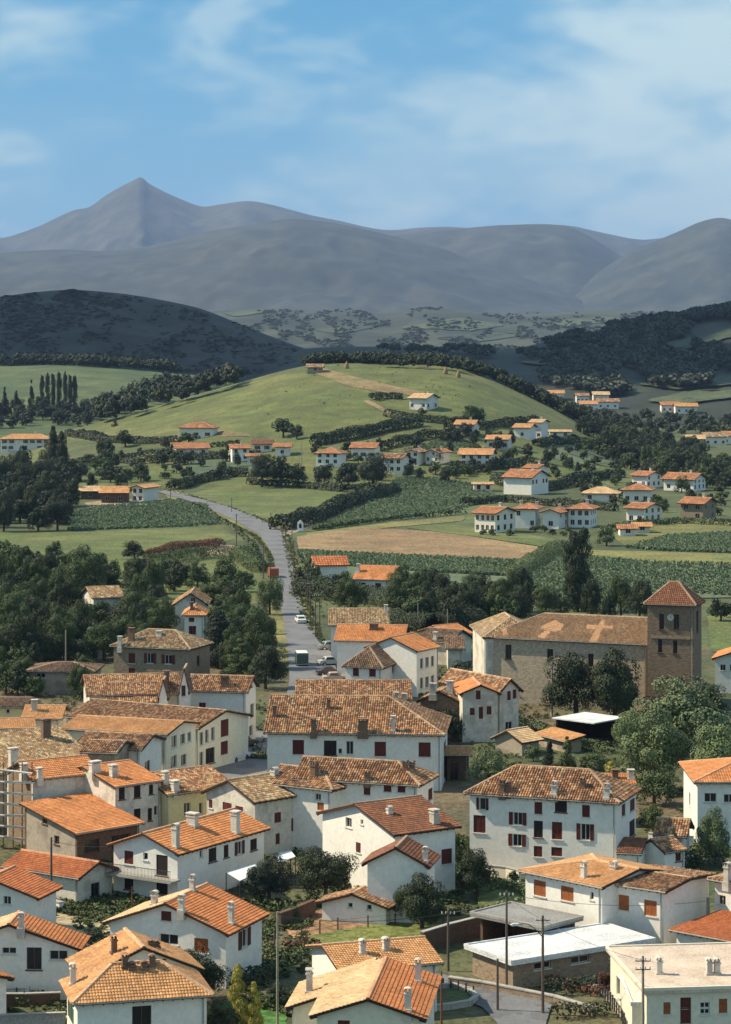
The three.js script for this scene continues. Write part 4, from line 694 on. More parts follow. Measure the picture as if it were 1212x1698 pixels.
house('gabled_house', 'white house with ribbed light orange roof and open dark shutters behind the nearest roof', [
  { A: [562, 1611], B: [737, 1596], D: 8.4, e: 3.8, P: [605, 1562], type: 'w', roof: 'tan', win: [['l', 'm', 0.4, 1.0, 1.3, 2.4, 'dd'], ['l', 'm', -2.2, 0.9, -1.4, 2.0, 'd']], ch: [[601, 1559, 1580, 9], [640, 1556, 1574, 10]] }]);
house('whitewashed_barn', 'small low whitewashed barn with two tiny windows beside the grass plot', [
  { A: [523, 1497], B: [645, 1507], C: [673, 1495], D: 7, e: 1.7, P: [602, 1484], type: 'd', roof: 'old', win: [['f', 577, 1497, 584, 1505, 'd'], ['f', 608, 1500, 616, 1509, 'd']] }], { cat: 'barn' });
house('gabled_house', 'white gabled house with a large dark brown roof and small white vent in mid village', [
  { A: [524, 1348], B: [653, 1385], C: [747, 1365], e: 6.2, P: [567, 1328], type: 'd', roof: 'brown', win: [['f', 573, 1356, 583, 1372, 'd'], ['f', 598, 1359, 602, 1367, 'd'], ['f', 590, 1397, 598, 1414, 'c'], ['r', 'm', 2, 2.8, 3.2, 4.2, 'c']], ch: [[720, 1342, 1364, 13], [645, 1338, 1349, 4]] }]);
house('gabled_house', 'plain white windowless gable with ribbed dark brown roof below the skylight house', [
  { A: [599, 1433], B: [713, 1438], C: [763, 1420], D: 11, e: 5.2, P: [656, 1406], type: 'd', roof: 'brown', win: [['r', 'm', 0, 0.8, 2, 3.2, 'c']], ch: [[705, 1406, 1428, 8]] }]);
house('row_house', 'long white house with mottled hipped roof turning the corner, behind the skylight house', [
  { A: [484, 1291], B: [697, 1303], C: [766, 1287], e: 7.2, P: [580, 1259], type: 'hipR', roof: 'old', win: [['f', 603, 1302, 614, 1318, 'c'], ['f', 636, 1301, 649, 1313, 'c'], ['f', 659, 1304, 672, 1314, 'c'], ['r', 719, 1302, 726, 1321, 'c'], ['r', 739, 1298, 754, 1315, 'c'], ['r', 720, 1331, 727, 1348, 'c'], ['r', 749, 1348, 756, 1368, 'cd'], ['r', 733, 1345, 741, 1364, 'c']], ch: [[609, 1279, 1294, 8, 'b'], [672, 1262, 1276, 8, 'b'], [683, 1263, 1277, 8, 'b']] }]);
house('row_house', 'white house with orange shutters and a mottled hipped corner roof with dark chimney', [
  { A: [436, 1298], B: [551, 1311], C: [612, 1296], e: 6.6, P: [480, 1270], type: 'hipR', roof: 'old', win: [['f', 526, 1331, 537, 1344, 'co'], ['r', 'm', -2, -1, 3.8, 5.2, 'd'], ['f', 522, 1316, 532, 1327, 'd']], ch: [[521, 1264, 1287, 10, 'b'], [450, 1262, 1280, 8, 'b']] }]);
house('big_town_house', 'big white house with a wide mottled orange roof and five red-shuttered windows at the centre', [
  { A: [436, 1215], B: [738, 1219], C: [739, 1189], D: 14.5, e: 6.4, P: [560, 1154], type: 'hipR', roof: 'old', win: [['f', 485, 1227, 504, 1251, 'c'], ['f', 537, 1228, 558, 1253, 'cd'], ['f', 574, 1229, 586, 1251, 'd'], ['f', 621, 1230, 640, 1254, 'c'], ['f', 694, 1231, 714, 1255, 'c'], ['f', 561, 1241, 567, 1250, 'd'], ['r', 'm', -1, 0.2, 3, 4.5, 'c']], ch: [[545, 1157, 1175, 5, 'b'], [520, 1191, 1214, 8, 'b'], [602, 1192, 1214, 15, 'b'], [652, 1187, 1212, 6], [455, 1170, 1188, 4, 'b']] }]);
house('tall_old_house', 'old house whose mottled roof rises just behind the big central white house', [
  { A: [488, 1162], B: [684, 1162], D: 13, e: 6.2, P: [580, 1128], type: 'w', roof: 'old', wall: M.aged, win: [['r', 'm', -1, 0, 3, 4.4, 'c']], ch: [[657, 1148, 1161, 7], [670, 1150, 1162, 7]] }]);
house('roadside_house', 'white house with smooth orange gable roof beside the parked cars on the main road', [
  { A: [553, 1062], B: [671, 1064], C: [686, 1054], D: 10, e: 6.2, P: [610, 1036], type: 'w', roof: 'orange', win: [['r', 'm', -2.4, -1.4, 3.4, 4.9, 'd'], ['r', 'm', 0.6, 1.6, 3.4, 4.9, 'd'], ['r', 'm', -2.4, -1.4, 0.8, 2.3, 'd']], ch: [[620, 1034, 1043, 13, 'b']] }]);
house('pyramid_roof_house', 'small white house with a dark pyramid roof standing in front of the smooth orange one', [
  { A: [566, 1105], B: [636, 1108], C: [665, 1094], e: 4.6, P: [615, 1070], type: 'hip', roof: 'dusk', win: [['f', 585, 1107, 595, 1121, 'c'], ['f', 612, 1108, 623, 1122, 'c'], ['r', 650, 1102, 656, 1114, 'c'], ['r', 658, 1100, 663, 1110, 'c']] }]);
house('checkered_roof_house', 'house with a pale diamond-mottled roof at the far end of the roadside row', [
  { A: [544, 1037], B: [646, 1037], D: 11, e: 5.4, P: [595, 1009], type: 'w', roof: 'older', win: [['r', 'm', -1, 0, 3, 4.3, 'd']], ch: [[640, 1003, 1016, 5]] }]);
house('narrow_house', 'narrow white house with six small windows and an orange slope beside the cypress', [
  { A: [692, 1080], B: [731, 1072], D: 9, e: 6.6, rise: 1.7, type: 'w', ov: 0.3, roof: 'orange', win: [['f', 'm', -2.1, 3.9, -1.2, 5.4, 'd'], ['f', 'm', -0.6, 3.9, 0.4, 5.4, 'd'], ['f', 'm', 1.0, 3.9, 1.9, 5.4, 'd'], ['f', 'm', -2.1, 1.0, -1.2, 2.6, 'd'], ['f', 'm', -0.6, 1.0, 0.4, 2.6, 'd'], ['f', 'm', 1.0, 1.0, 1.9, 2.6, 'd']] }]);
house('low_outhouse', 'low brown-roofed outhouse between the cypress row and the church', [
  { A: [738, 1076], B: [772, 1076], D: 8, e: 3.4, rise: 1.4, type: 'w', roof: 'dusk', wall: M.aged, win: [] }], { cat: 'outhouse' });
house('low_outhouse', 'low mottled outhouse roof in front of the trees left of the church', [
  { A: [690, 1062], B: [748, 1066], D: 8, e: 3.6, rise: 1.6, type: 'w', roof: 'dusk', wall: M.aged, ch: [[722, 1048, 1060, 6]], win: [] }], { cat: 'outhouse' });
house('churchyard_house', 'low cream house with orange roof tucked against the left end of the church', [
  { A: [744, 1054], B: [786, 1050], D: 8, e: 3.6, rise: 1.2, type: 'w', roof: 'orange', wall: M.cream, win: [['f', 'm', -0.5, 1, 0.5, 2.2, 'd']] }]);
house('double_gable_house', 'grey-white house with two gables and small red windows below the church', [
  { A: [762, 1151], B: [832, 1150], D: 13, e: 6.2, P: [800, 1136], type: 'd', roof: 'orange', wall: M.aged, win: [['f', 789, 1145, 797, 1160, 'c'], ['f', 779, 1174, 787, 1186, 'c'], ['f', 794, 1172, 801, 1192, 'c'], ['f', 807, 1171, 815, 1185, 'c']], ch: [[746, 1129, 1152, 11]] },
  { A: [828, 1150], B: [868, 1146], D: 13, e: 6.2, P: [856, 1126], type: 'd', roof: 'old', wall: M.aged, win: [['f', 841, 1146, 847, 1161, 'c'], ['f', 855, 1143, 861, 1158, 'c'], ['f', 'm', -0.6, 1, 0.5, 2.4, 'd']] }]);
house('rounded_gable_house', 'low house with an orange roof and white bargeboards right of the big mottled roof', [
  { A: [690, 1163], B: [766, 1166], D: 12, e: 4.6, P: [735, 1147], type: 'd', roof: 'old', wall: M.stoneDark, win: [['f', 'm', -1, 2.4, 0, 3.6, 'd']], ch: [[718, 1133, 1152, 10], [746, 1129, 1150, 11]] }]);
house('big_white_house', 'largest white house, three storeys with mottled hipped roof and red shutters, right of centre', [
  { A: [769, 1315], B: [1028, 1332], C: [1076, 1309], e: 7.2, P: [900, 1272], type: 'hip', roof: 'old', win: [['f', 790, 1323, 810, 1343, 'o'], ['f', 886, 1330, 899, 1350, 'c'], ['f', 920, 1326, 940, 1347, 'cd'], ['f', 965, 1335, 978, 1355, 'c'], ['f', 785, 1352, 805, 1381, 'c'], ['f', 844, 1347, 873, 1368, 'o'], ['f', 885, 1361, 900, 1389, 'cd'], ['f', 915, 1363, 932, 1392, 'c'], ['f', 956, 1366, 985, 1393, 'o'], ['f', 843, 1383, 872, 1403, 'o'], ['f', 885, 1403, 899, 1421, 'c'], ['f', 914, 1405, 932, 1420, 'c'], ['r', 1031, 1333, 1037, 1353, 'c'], ['r', 1047, 1323, 1055, 1343, 'c'], ['r', 1063, 1316, 1070, 1335, 'c'], ['r', 1046, 1358, 1055, 1385, 'cd'], ['r', 'm', 2.6, 3.0, 3.5, 4.6, 'c']], ch: [[833, 1294, 1314, 8, 'b'], [843, 1296, 1312, 6, 'b'], [919, 1297, 1317, 9], [966, 1290, 1306, 8, 'b'], [1006, 1301, 1323, 9]] }]);
house('garage', 'small white garage with dark brown roof and wide dark door against the largest white house', [
  { A: [1022, 1414], B: [1064, 1416], C: [1089, 1402], e: 2.7, P: [1050, 1389], type: 'shed', ov: 0.15, roof: 'brown', win: [['f', 1028, 1417, 1061, 1442, 'g']] }], { cat: 'garage' });
house('cottage', 'small white cottage with brown roof between the garage and the grey-green tree', [
  { A: [1082, 1385], B: [1140, 1388], C: [1154, 1372], D: 7, e: 3.2, P: [1125, 1358], type: 'w', roof: 'old', win: [['f', 1103, 1382, 1114, 1391, 'd']] }]);
house('garden_shed', 'tiny white shed with a lopsided tile roof in front of the cottage', [
  { A: [1102, 1414], B: [1140, 1408], D: 4, e: 2.6, rise: 0.9, type: 'w', ov: 0.2, roof: 'old', win: [['f', 1120, 1414, 1130, 1428, 'g']] }], { cat: 'shed' });
house('edge_house', 'white house with bright orange roof at the right edge, behind the grey-green tree', [
  { A: [1150, 1297], B: [1330, 1297], D: 12, e: 6.6, P: [1240, 1258], type: 'hip', roof: 'orange', win: [['f', 1168, 1315, 1188, 1330, 'd'], ['f', 1200, 1317, 1218, 1331, 'd'], ['l', 'm', -1, 3, 0, 4.4, 'd']] }]);
house('long_villa', 'long cream-white villa with orange shutters and stepped orange roof, lower right', [
  { A: [859, 1443], B: [999, 1472], D: 9.5, e: 5.6, P: [908, 1411], type: 'hipL', roof: 'tan', wall: M.white, win: [['f', 885, 1460, 905, 1486, 'co'], ['f', 930, 1470, 951, 1494, 'co'], ['f', 978, 1479, 984, 1492, 'd']], ch: [[968, 1430, 1455, 7]] },
  { A: [996, 1463], B: [1104, 1479], D: 8.6, e: 5.5, P: [1135, 1455], type: 'w', roof: 'old', wall: M.white, win: [['f', 1022, 1484, 1043, 1509, 'co'], ['f', 1068, 1493, 1089, 1519, 'co']], ch: [[1018, 1430, 1453, 10]] }], { cat: 'house' });
house('flat_roof_shed', 'open-fronted shed with a flat grey roof below the long villa', [
  { A: [779, 1513], B: [900, 1538], C: [981, 1523], e: 3.0, type: 'flat', ov: 0.5, roofMat: M.flatGrey, edgeMat: M.concrete, wall: M.brownWall, noWall: ['f'], win: [] }], { cat: 'shed' });
house('flat_roof_workshop', 'long workshop with a bright white flat roof and dark rubble wall beside the road', [
  { A: [848, 1595], B: [1087, 1557], C: [761, 1568], e: 2.4, type: 'flat', ov: 0.5, roofMat: M.flatWhite, wall: M.stone, win: [['f', 'm', -4.6, 1.3, -3.0, 1.85, 'd'], ['f', 'm', -1, 1.3, 0.8, 1.85, 'd'], ['f', 'm', 2.8, 1.3, 4.6, 1.85, 'd']], ch: [] }], { cat: 'workshop' });
house('flat_roof_house', 'cream house with a pinkish flat roof and small vents in the bottom right corner', [
  { A: [1067, 1641], B: [1300, 1634], C: [1038, 1569], e: 4.4, type: 'flat', ov: 0.3, roofMat: M.flatPink, edgeMat: M.cream2, wall: M.cream2, win: [['f', 1161, 1662, 1177, 1682, 'd'], ['f', 1100, 1662, 1112, 1682, 'co'], ['f', 1128, 1654, 1146, 1698, 'g'], ['f', 1192, 1656, 1206, 1680, 'co'], ['l', 'm', -4, 1.4, -2.6, 2.8, 'd']], ch: [[1093, 1588, 1614, 8], [1176, 1590, 1615, 7], [1189, 1590, 1615, 7]] },
  { A: [1046, 1664], B: [1074, 1664], D: 9, e: 3.1, type: 'flat', th: 0.2, ov: 0.1, roofMat: M.cream2, edgeMat: M.flatWhite, wall: M.cream2, win: [] },
  { A: [1120, 1671], B: [1190, 1669], D: 2.0, e: 2.9, type: 'flat', th: 0.16, ov: 0.05, noEdge: 1, roofMat: M.flatWhite, wall: M.cream2, noWall: ['f', 'l', 'r'], win: [] }]);
house('low_annex', 'low white annex with a rust-orange roof between the long villa and the right edge', [
  { A: [1109, 1541], B: [1300, 1577], D: 7.5, e: 3.0, P: [1180, 1512], type: 'shed', roof: 'red', win: [] }], { cat: 'annex' });
house('edge_house', 'white house with mottled tan gable roof cut by the right edge beside the long villa', [
  { A: [1173, 1457], B: [1290, 1478], D: 10, e: 5.6, P: [1235, 1424], type: 'hipL', roof: 'old', win: [['f', 1188, 1484, 1200, 1500, 'd']], ch: [[1206, 1432, 1463, 9]] }]);
house('street_house', 'tall pale house with long mottled roof, its gable full of windows facing the street', [
  { A: [104, 1188], B: [330, 1208], C: [386, 1183], D: 11, e: 5.4, P: [240, 1167], type: 'w', roof: 'old', wall: M.cream, win: [['r', 331, 1214, 337, 1236, 'd'], ['r', 340, 1210, 346, 1232, 'd'], ['r', 350, 1206, 356, 1228, 'd'], ['r', 331, 1247, 337, 1271, 'd'], ['r', 341, 1240, 356, 1266, 'dd'], ['r', 366, 1193, 379, 1221, 'c'], ['r', 366, 1229, 378, 1251, 'c'], ], ch: [] }]);
house('street_house', 'street house with a smooth tan roof, skylights and a cream gable with four dark windows', [
  { A: [98, 1208], B: [278, 1218], D: 9.5, e: 6.8, P: [190, 1190], type: 'w', roof: 'tan', wall: M.cream, win: [['r', 284, 1220, 293, 1240, 'd'], ['r', 299, 1217, 307, 1234, 'd'], ['r', 311, 1214, 317, 1230, 'd'], ['r', 283, 1253, 293, 1274, 'd'], ['r', 300, 1251, 309, 1270, 'd']], ch: [] }]);
house('side_house', 'house with mottled roof and white gable with one wide dark opening by the street', [
  { A: [120, 1238], B: [236, 1243], D: 8, e: 6.5, P: [190, 1216], type: 'w', roof: 'old', win: [['r', 'm', -2, 3.2, -0.2, 4.8, 'dd']] }]);
house('side_house', 'small house with weathered brown gable in front of the white one with the dark opening', [
  { A: [132, 1247], B: [195, 1249], D: 7, e: 6.9, P: [170, 1228], type: 'w', roof: 'old', wall: M.dirty, win: [['r', 'm', -1, 2.4, 0.4, 3.8, 'dd']] }]);
house('big_old_barn', 'huge old grey-tan tiled roof on the left edge above the orange L-shaped house', [
  { A: [-130, 1297], B: [166, 1266], D: 19, e: 5.6, P: [40, 1210], type: 'w', roof: 'older', wall: M.dirty, win: [['f', 10, 1290, 22, 1306, 'd']], ch: [[76, 1192, 1222, 14, 'b'], [22, 1240, 1275, 14]] }], { cat: 'barn' });
house('low_house', 'low house with a flat orange-tan roof strip behind the huge grey-tan roof', [
  { A: [-70, 1211], B: [62, 1207], D: 8, e: 5.4, P: [0, 1192], type: 'w', roof: 'tan', wall: M.aged, win: [] }]);
house('low_house', 'low house with plain orange roof and a white chimney near the left edge', [
  { A: [34, 1192], B: [104, 1192], D: 8, e: 4.4, P: [80, 1170], type: 'w', roof: 'tan', wall: M.aged, ch: [[57, 1160, 1178, 9]], win: [['f', 'm', -2, 1.4, -1, 2.8, 'd']] }]);
house('low_house', 'little house with dark brown gable roof at the left edge under the trees', [
  { A: [-40, 1172], B: [47, 1172], D: 8, e: 3.6, P: [0, 1157], type: 'w', roof: 'dusk', wall: M.yellow, win: [['f', 10, 1176, 16, 1183, 'd']] }]);
house('white_street_house', 'long blue-white house with red-brown roof and corner quoins facing the street', [
  { A: [300, 1145], B: [412, 1148], C: [435, 1137], D: 11, e: 6.8, P: [360, 1120], type: 'w', roof: 'old', win: [['r', 415, 1167, 421, 1189, 'd'], ['r', 423, 1164, 430, 1186, 'd'], ['r', 413, 1203, 419, 1221, 'd'], ['r', 423, 1200, 430, 1218, 'd'], ['r', 'm', -0.8, 7, 0.8, 8.2, 'dd'], ['f', 330, 1165, 341, 1183, 'c']], ch: [[373, 1120, 1138, 12, 'b']] },
  { A: [143, 1154], B: [304, 1150], D: 12, e: 6.4, P: [220, 1118], type: 'w', roof: 'old', wall: M.aged, win: [], ch: [[276, 1112, 1136, 8, 'b']] }]);
house('dormer_house', 'house with a smooth brown roof and slim white pointed gable, before the long blue-white house', [
  { A: [176, 1166], B: [262, 1164], D: 9, e: 5.6, P: [230, 1131], type: 'w', roof: 'old', wall: M.aged, win: [] },
  { A: [262, 1160], B: [279, 1160], D: 5, e: 5.9, rise: 2.4, type: 'd', ov: 0.1, roof: 'dusk', win: [['f', 'm', -0.3, 5.2, 0.3, 6.6, 'd']] },
  { A: [296, 1150], B: [314, 1150], D: 5, e: 7.2, rise: 3.0, type: 'd', ov: 0.1, roof: 'dusk', win: [['f', 'm', -0.3, 6.8, 0.3, 8.2, 'd']] }]);
house('stone_villa', 'square grey stone villa with a shallow hipped roof against dark trees', [
  { A: [182, 1071], B: [316, 1077], C: [354, 1066], e: 5.2, P: [268, 1044], type: 'hip', roof: 'older', wall: M.stone, win: [['f', 213, 1083, 224, 1100, 'c'], ['f', 239, 1083, 259, 1100, 'o'], ['f', 268, 1086, 290, 1101, 'o'], ['f', 213, 1108, 224, 1124, 'c'], ['r', 'm', -1, 2.4, 0, 3.8, 'cd']], ch: [[199, 1055, 1074, 6], [218, 1041, 1062, 9, 'b'], [264, 1046, 1054, 8]] }], { cat: 'villa' });
house('pavilion', 'low pavilion with a broad dark hipped roof among trees left of the stone villa', [
  { A: [42, 1113], B: [158, 1114], D: 8, e: 3.4, P: [100, 1098], type: 'hip', roof: 'dusk', wall: M.dirty, win: [['f', 60, 1116, 75, 1124, 'd']] }], { cat: 'pavilion' });
house('tree_house', 'white house with orange pyramid roof half hidden by the dark tree behind the stone villa', [
  { A: [301, 1020], B: [342, 1020], D: 8, e: 5.6, P: [330, 1003], type: 'hip', roof: 'orange', win: [['f', 313, 1038, 325, 1052, 'c'], ['f', 313, 1024, 322, 1031, 'c']], ch: [[318, 998, 1010, 5, 'b']] }]);
house('tree_house', 'house with dark gable and pale slope standing just behind the orange pyramid roof', [
  { A: [286, 1003], B: [345, 1003], D: 10, e: 5.4, P: [322, 984], type: 'd', roof: 'old', wall: M.aged, win: [['f', 316, 990, 324, 1000, 'd']] }]);
house('tree_house', 'house showing only a tan mottled roof deep in the trees on the left', [
  { A: [152, 992], B: [208, 990], D: 9, e: 5.2, P: [180, 972], type: 'w', roof: 'older', wall: M.aged, win: [] }]);
house('roadside_house', 'white house with smooth light orange slope behind the roadside trees', [
  { A: [584, 960], B: [652, 962], C: [655, 955], D: 8, e: 3.6, P: [620, 938], type: 'w', roof: 'orange', win: [['f', 595, 966, 606, 976, 'c'], ['f', 622, 967, 632, 977, 'c']], ch: [[594, 935, 948, 5]] }]);
house('roadside_house', 'house behind trees showing a dusty orange roof strip above the roadside hedge', [
  { A: [520, 938], B: [580, 937], D: 7, e: 3.4, P: [550, 922], type: 'w', roof: 'red', win: [] }]);
house('edge_house', 'white gabled house with orange slope at the right edge past the church tower', [
  { A: [1180, 1092], B: [1245, 1094], D: 9, e: 5, P: [1208, 1082], type: 'd', roof: 'orange', win: [['f', 1194, 1102, 1203, 1112, 'd'], ['f', 1210, 1102, 1218, 1112, 'd']] }]);
house('open_canopy', 'low open shelter with a bright white folded roof by the big trees below the church', [
  { A: [915, 1190], B: [985, 1199], C: [1014, 1186], D: 6, e: 3.0, P: [962, 1180], type: 'flat', th: 0.14, noEdge: 1, ov: 0.25, roofMat: M.flatWhite, wall: M.darkwood, noWall: ['f', 'r'], win: [] }], { cat: 'shelter' });
house('garden_hut', 'tan-roofed garden hut in the greenery left of the white shelter', [
  { A: [813, 1224], B: [866, 1232], D: 4, e: 1.7, P: [836, 1211], type: 'd', roof: 'pale', wall: M.dirty, win: [] }], { cat: 'hut' });
house('garden_shed', 'narrow shed with one long tan slope beside the white shelter', [
  { A: [884, 1216], B: [938, 1230], D: 3, e: 1.5, rise: 0.6, type: 'shed', roof: 'tan', wall: M.dirty, win: [] }], { cat: 'shed' });
house('low_outhouse', 'low orange-roofed outhouse with a chimney behind the largest white house', [
  { A: [1000, 1300], B: [1056, 1300], D: 6, e: 4.6, P: [1030, 1284], type: 'w', roof: 'orange', wall: M.aged, ch: [[1020, 1276, 1290, 10, 'b'], [1046, 1276, 1292, 9]], win: [] }], { cat: 'outhouse' });
house('low_outhouse', 'low tan outhouse roof beside the pale tree right of the big central house', [
  { A: [735, 1252], B: [784, 1252], D: 6, e: 3, P: [760, 1238], type: 'w', roof: 'tan', wall: M.brownWall, win: [['f', 'm', -1, 0, 0, 2, 'dd']] }], { cat: 'outhouse' });

// ---------------------------------------------------------------- church
{
  const nave = { A: [799, 1056], B: [1075, 1069], D: 14, e: 9.2, P: [900, 1017], type: 'hipL', ov: 0.4, sc: 0.75, roof: 'church', wall: M.church, win: [['f', 838, 1069, 848, 1093, 'dd'], ['f', 907, 1076, 917, 1097, 'dd'], ['f', 975, 1084, 984, 1106, 'dd'], ['l', 'm', -1, 5, 0.4, 7.4, 'd']] };
  solve(nave);
  // retiled patches of the nave roof: a cross and two odd shapes in fresh tiles
  const p0 = planes(nave)[0], o = V3(p0[0]), ue = V3(p0[1]).sub(o).normalize(), nn = ue.clone().cross(V3(p0[2]).sub(o)).normalize(), ve = nn.clone().cross(ue);
  const uv = (x, y) => { const [ro, rd] = ray(nave, x, y), t = o.clone().sub(ro).dot(nn) / rd.dot(nn), q = ro.addScaledVector(rd, t).sub(o); return [q.dot(ue), q.dot(ve)]; };
  const shapes = [[[973, 1037], [994, 1036], [997, 1029], [1003, 1029], [1001, 1037], [1017, 1038], [1017, 1043], [999, 1043], [989, 1066], [977, 1064], [989, 1043], [973, 1043]], [[895, 1040], [920, 1028], [934, 1036], [930, 1046], [912, 1048], [902, 1060], [892, 1056], [905, 1046]], [[824, 1030], [846, 1028], [838, 1034], [842, 1052], [834, 1054], [830, 1040]]].map((s) => s.map((q) => uv(...q)));
  nave.patt = (u, v, pn) => (shapes.some((s) => inside(s, u, v)) ? [0.74, 0.44, 0.23] : null);
  const tower = { A: [1067, 1001], B: [1155, 1004], C: [1177, 997], D: 7.6, e: 15.2, P: [1122, 965], type: 'hip', ov: 0.45, roof: 'brown', wall: M.stoneDark, win: [['f', 1093, 1018, 1101, 1044, 'dd'], ['f', 1117, 1019, 1126, 1044, 'dd'], ['f', 1091, 1060, 1098, 1082, 'dd'], ['f', 1116, 1062, 1123, 1084, 'dd'], ['r', 'm', -0.9, 11.3, 0.5, 14.2, 'dd']] };
  const c = house('church', 'old stone church with square clock tower and a long roof patched with a cross', [nave, tower, { A: [779, 1037], B: [801, 1057], D: 9, e: 9.2, rise: 2.3, type: 'hip', ov: 0.4, roof: 'older', wall: M.aged, win: [] }], { cat: 'church' });  // apse wall paler than the nave: sunlight put into its colour
  const rel = c.matrix.clone().invert().multiply(tower.m), put = (m) => { rel.decompose(m.position, m.quaternion, m.scale); return m; }, zf = tower.D / 2 - 0.45;
  const disc = new THREE.CylinderGeometry(0.46, 0.46, 0.08, 28); disc.rotateX(Math.PI / 2); disc.translate(0, 13.4, zf + 0.05);
  const ck = put(part('clock', disc, M.aged, c)); const hands = new GB(); hands.bar([0, 13.4, zf + 0.11], [0.05, 13.8, zf + 0.11], 0.04, 0.02, 4); hands.bar([0, 13.4, zf + 0.11], [0.26, 13.3, zf + 0.11], 0.045, 0.025, 4); for (let i = 0; i < 12; i++) { const a = i * Math.PI / 6; hands.bar([Math.sin(a) * 0.34, 13.4 + Math.cos(a) * 0.34, zf + 0.095], [Math.sin(a) * 0.42, 13.4 + Math.cos(a) * 0.42, zf + 0.095], 0.03, 0.03, 4); } part('clock_hands', hands.geo(), M.iron, ck);
  put(part('string_course', new GB().box(-zf - 0.12, zf + 0.12, 10.5, 10.8, zf - 0.1, zf + 0.14).box(zf - 0.1, zf + 0.14, 10.5, 10.8, -zf - 0.1, zf - 0.1).geo(), M.stone, c));
  put(part('finial', new GB().bar([0, 15.2 + tower.rise, 0], [0, 17.0 + tower.rise, 0], 0.06, 0.04, 6).bar([-0.4, 16.4 + tower.rise, 0], [0.4, 16.4 + tower.rise, 0], 0.04, 0.04, 4).geo(), M.iron, c));
}

// extra pieces of single houses
{ // balcony of the long white house
  const b = solve({ A: [177, 1401], B: [296, 1417], C: [463, 1375], e: 4.7, P: [233, 1382], type: 'd' }), w = b.W / 2, z = b.D / 2 - 0.45, s = new GB(), y = 2.35;
  s.box(-w - 0.3, w - 0.1, y - 0.16, y, z + 0.01, z + 1.5); part('balcony', s.geo(), M.concrete, bal); const r = bal.children[bal.children.length - 1], rail = new GB();
  rail.box(-w - 0.25, w - 0.15, y + 0.92, y + 0.97, z + 1.42, z + 1.47); part('handrail', rail.geo(), M.iron, r); const bg = new GB().box(-0.012, 0.012, y, y + 0.92, -0.012, 0.012).geo(); for (let x = -w - 0.2; x < w - 0.15; x += 0.16) { const m = part('baluster', bg, M.iron, r); m.position.set(x, 0, z + 1.445); }
  part('pillar', new GB().box(-w - 0.1, -w + 0.6, -0.5, y - 0.17, z + 0.8, z + 1.35).geo(), M.cream2, bal);
}

// ---------------------------------------------------------------- houses on the slopes beyond
const HW = (n, m, k = 'o', face = 'f') => [face, n, m, k];
const GS = 'scattered white houses of the upper hamlet';
hillHouse('long_villa', 'long two-storey white villa with rows of windows at the left edge of the valley', 1, 83, 748, { D: 9, e: 6, type: 'hip', roof: 'tan', win: [HW(7, 2)], yaw: 2 });
hillHouse('hill_house', 'orange hip-roofed house behind a bush, above the white gabled one on the left slope', 294, 356, 728, { D: 9, e: 4.6, type: 'hip', win: [HW(3, 1)], roof: 'orange', yaw: -10 });
hillHouse('hill_house', 'white low gabled house with broad orange roof before the bush on the left slope', 288, 350, 757, { D: 9, e: 3.2, type: 'w', win: [HW(3, 1, 'd'), HW(2, 1, 'd', 'l')], roof: 'orange', yaw: 14 });
hillHouse('hill_house', 'upright white house with orange gable, left of the dark oak clump', 381, 417, 766, { D: 9, e: 5.4, type: 'w', win: [HW(2, 2, 'd'), HW(1, 2, 'd', 'l')], yaw: 12 });
hillHouse('hill_house', 'little white annex beside the upright house by the dark oak clump', 410, 428, 772, { D: 5, e: 3.6, win: [HW(1, 1)], ch: [] });
hillHouse('hill_house', 'brown-roofed house behind the upright white one near the oak clump', 420, 450, 750, { D: 7, e: 3.2, roof: 'brown', win: [HW(2, 1)] });
hillHouse('hill_house', 'small white house peeping over the dark oak clump', 456, 481, 757, { D: 6, e: 3.8, win: [HW(1, 1, 'd')], roof: 'red' });
hillHouse('hill_house', 'white house with orange roof right of the tall pole and the oak clump', 518, 568, 774, { D: 9, e: 5, type: 'hip', win: [HW(3, 2, 'd')], roof: 'orange', yaw: -16 });
hillHouse('hill_house', 'house with orange roof partly hidden behind the right-hand oak', 578, 626, 762, { D: 8, e: 4.4, win: [HW(3, 1)], roof: 'orange', yaw: -14 });
hillHouse('hill_house', 'tall white house with weathered roof right of the oaks, on the crop field edge', 628, 672, 786, { D: 9, e: 5.8, win: [HW(3, 2, 'd')], roof: 'old', yaw: -18 });
hillHouse('hill_house', 'white gabled house, left of the pair beneath the little vineyard', 666, 700, 772, { D: 9, e: 5, type: 'd', win: [HW(2, 2, 'd')], roof: 'old', yaw: -20 });
hillHouse('hill_house', 'white house with red-orange roof, right of the pair beneath the little vineyard', 696, 737, 770, { D: 9, e: 4.4, type: 'd', win: [HW(3, 1, 'd')], roof: 'red', yaw: -30 });
hillHouse('hill_house', 'broad white house with long tan roof above the dark hedge', 758, 818, 776, { D: 9, e: 5, win: [HW(4, 2, 'd')], roof: 'tan', yaw: -12 });
hillHouse('hill_house', 'brick and white house with orange roof between the vineyard and the tall white pair', 804, 846, 745, { D: 7, e: 4, win: [HW(3, 1, 'c')], roof: 'tan', yaw: -14 });
hillHouse('hill_house', 'white house with tan slope, the lower left one of the tall white pair', 846, 884, 726, { D: 9, e: 4.6, win: [HW(3, 1, 'd')], roof: 'tan', ch: [], yaw: -20 });
hillHouse('hill_house', 'tall white cubic house, right one of the white pair below the wooded crest', 872, 904, 727, { D: 8, e: 7.4, win: [HW(2, 2, 'd')], roof: 'pale', yaw: -24 });
hillHouse('long_shed', 'long low white-roofed shed right of the tall white pair', 912, 946, 727, { D: 6, e: 2.8, rise: 0.8, win: [HW(2, 1, 'd')], roof: 'pale', ch: [], cat: 'shed' });
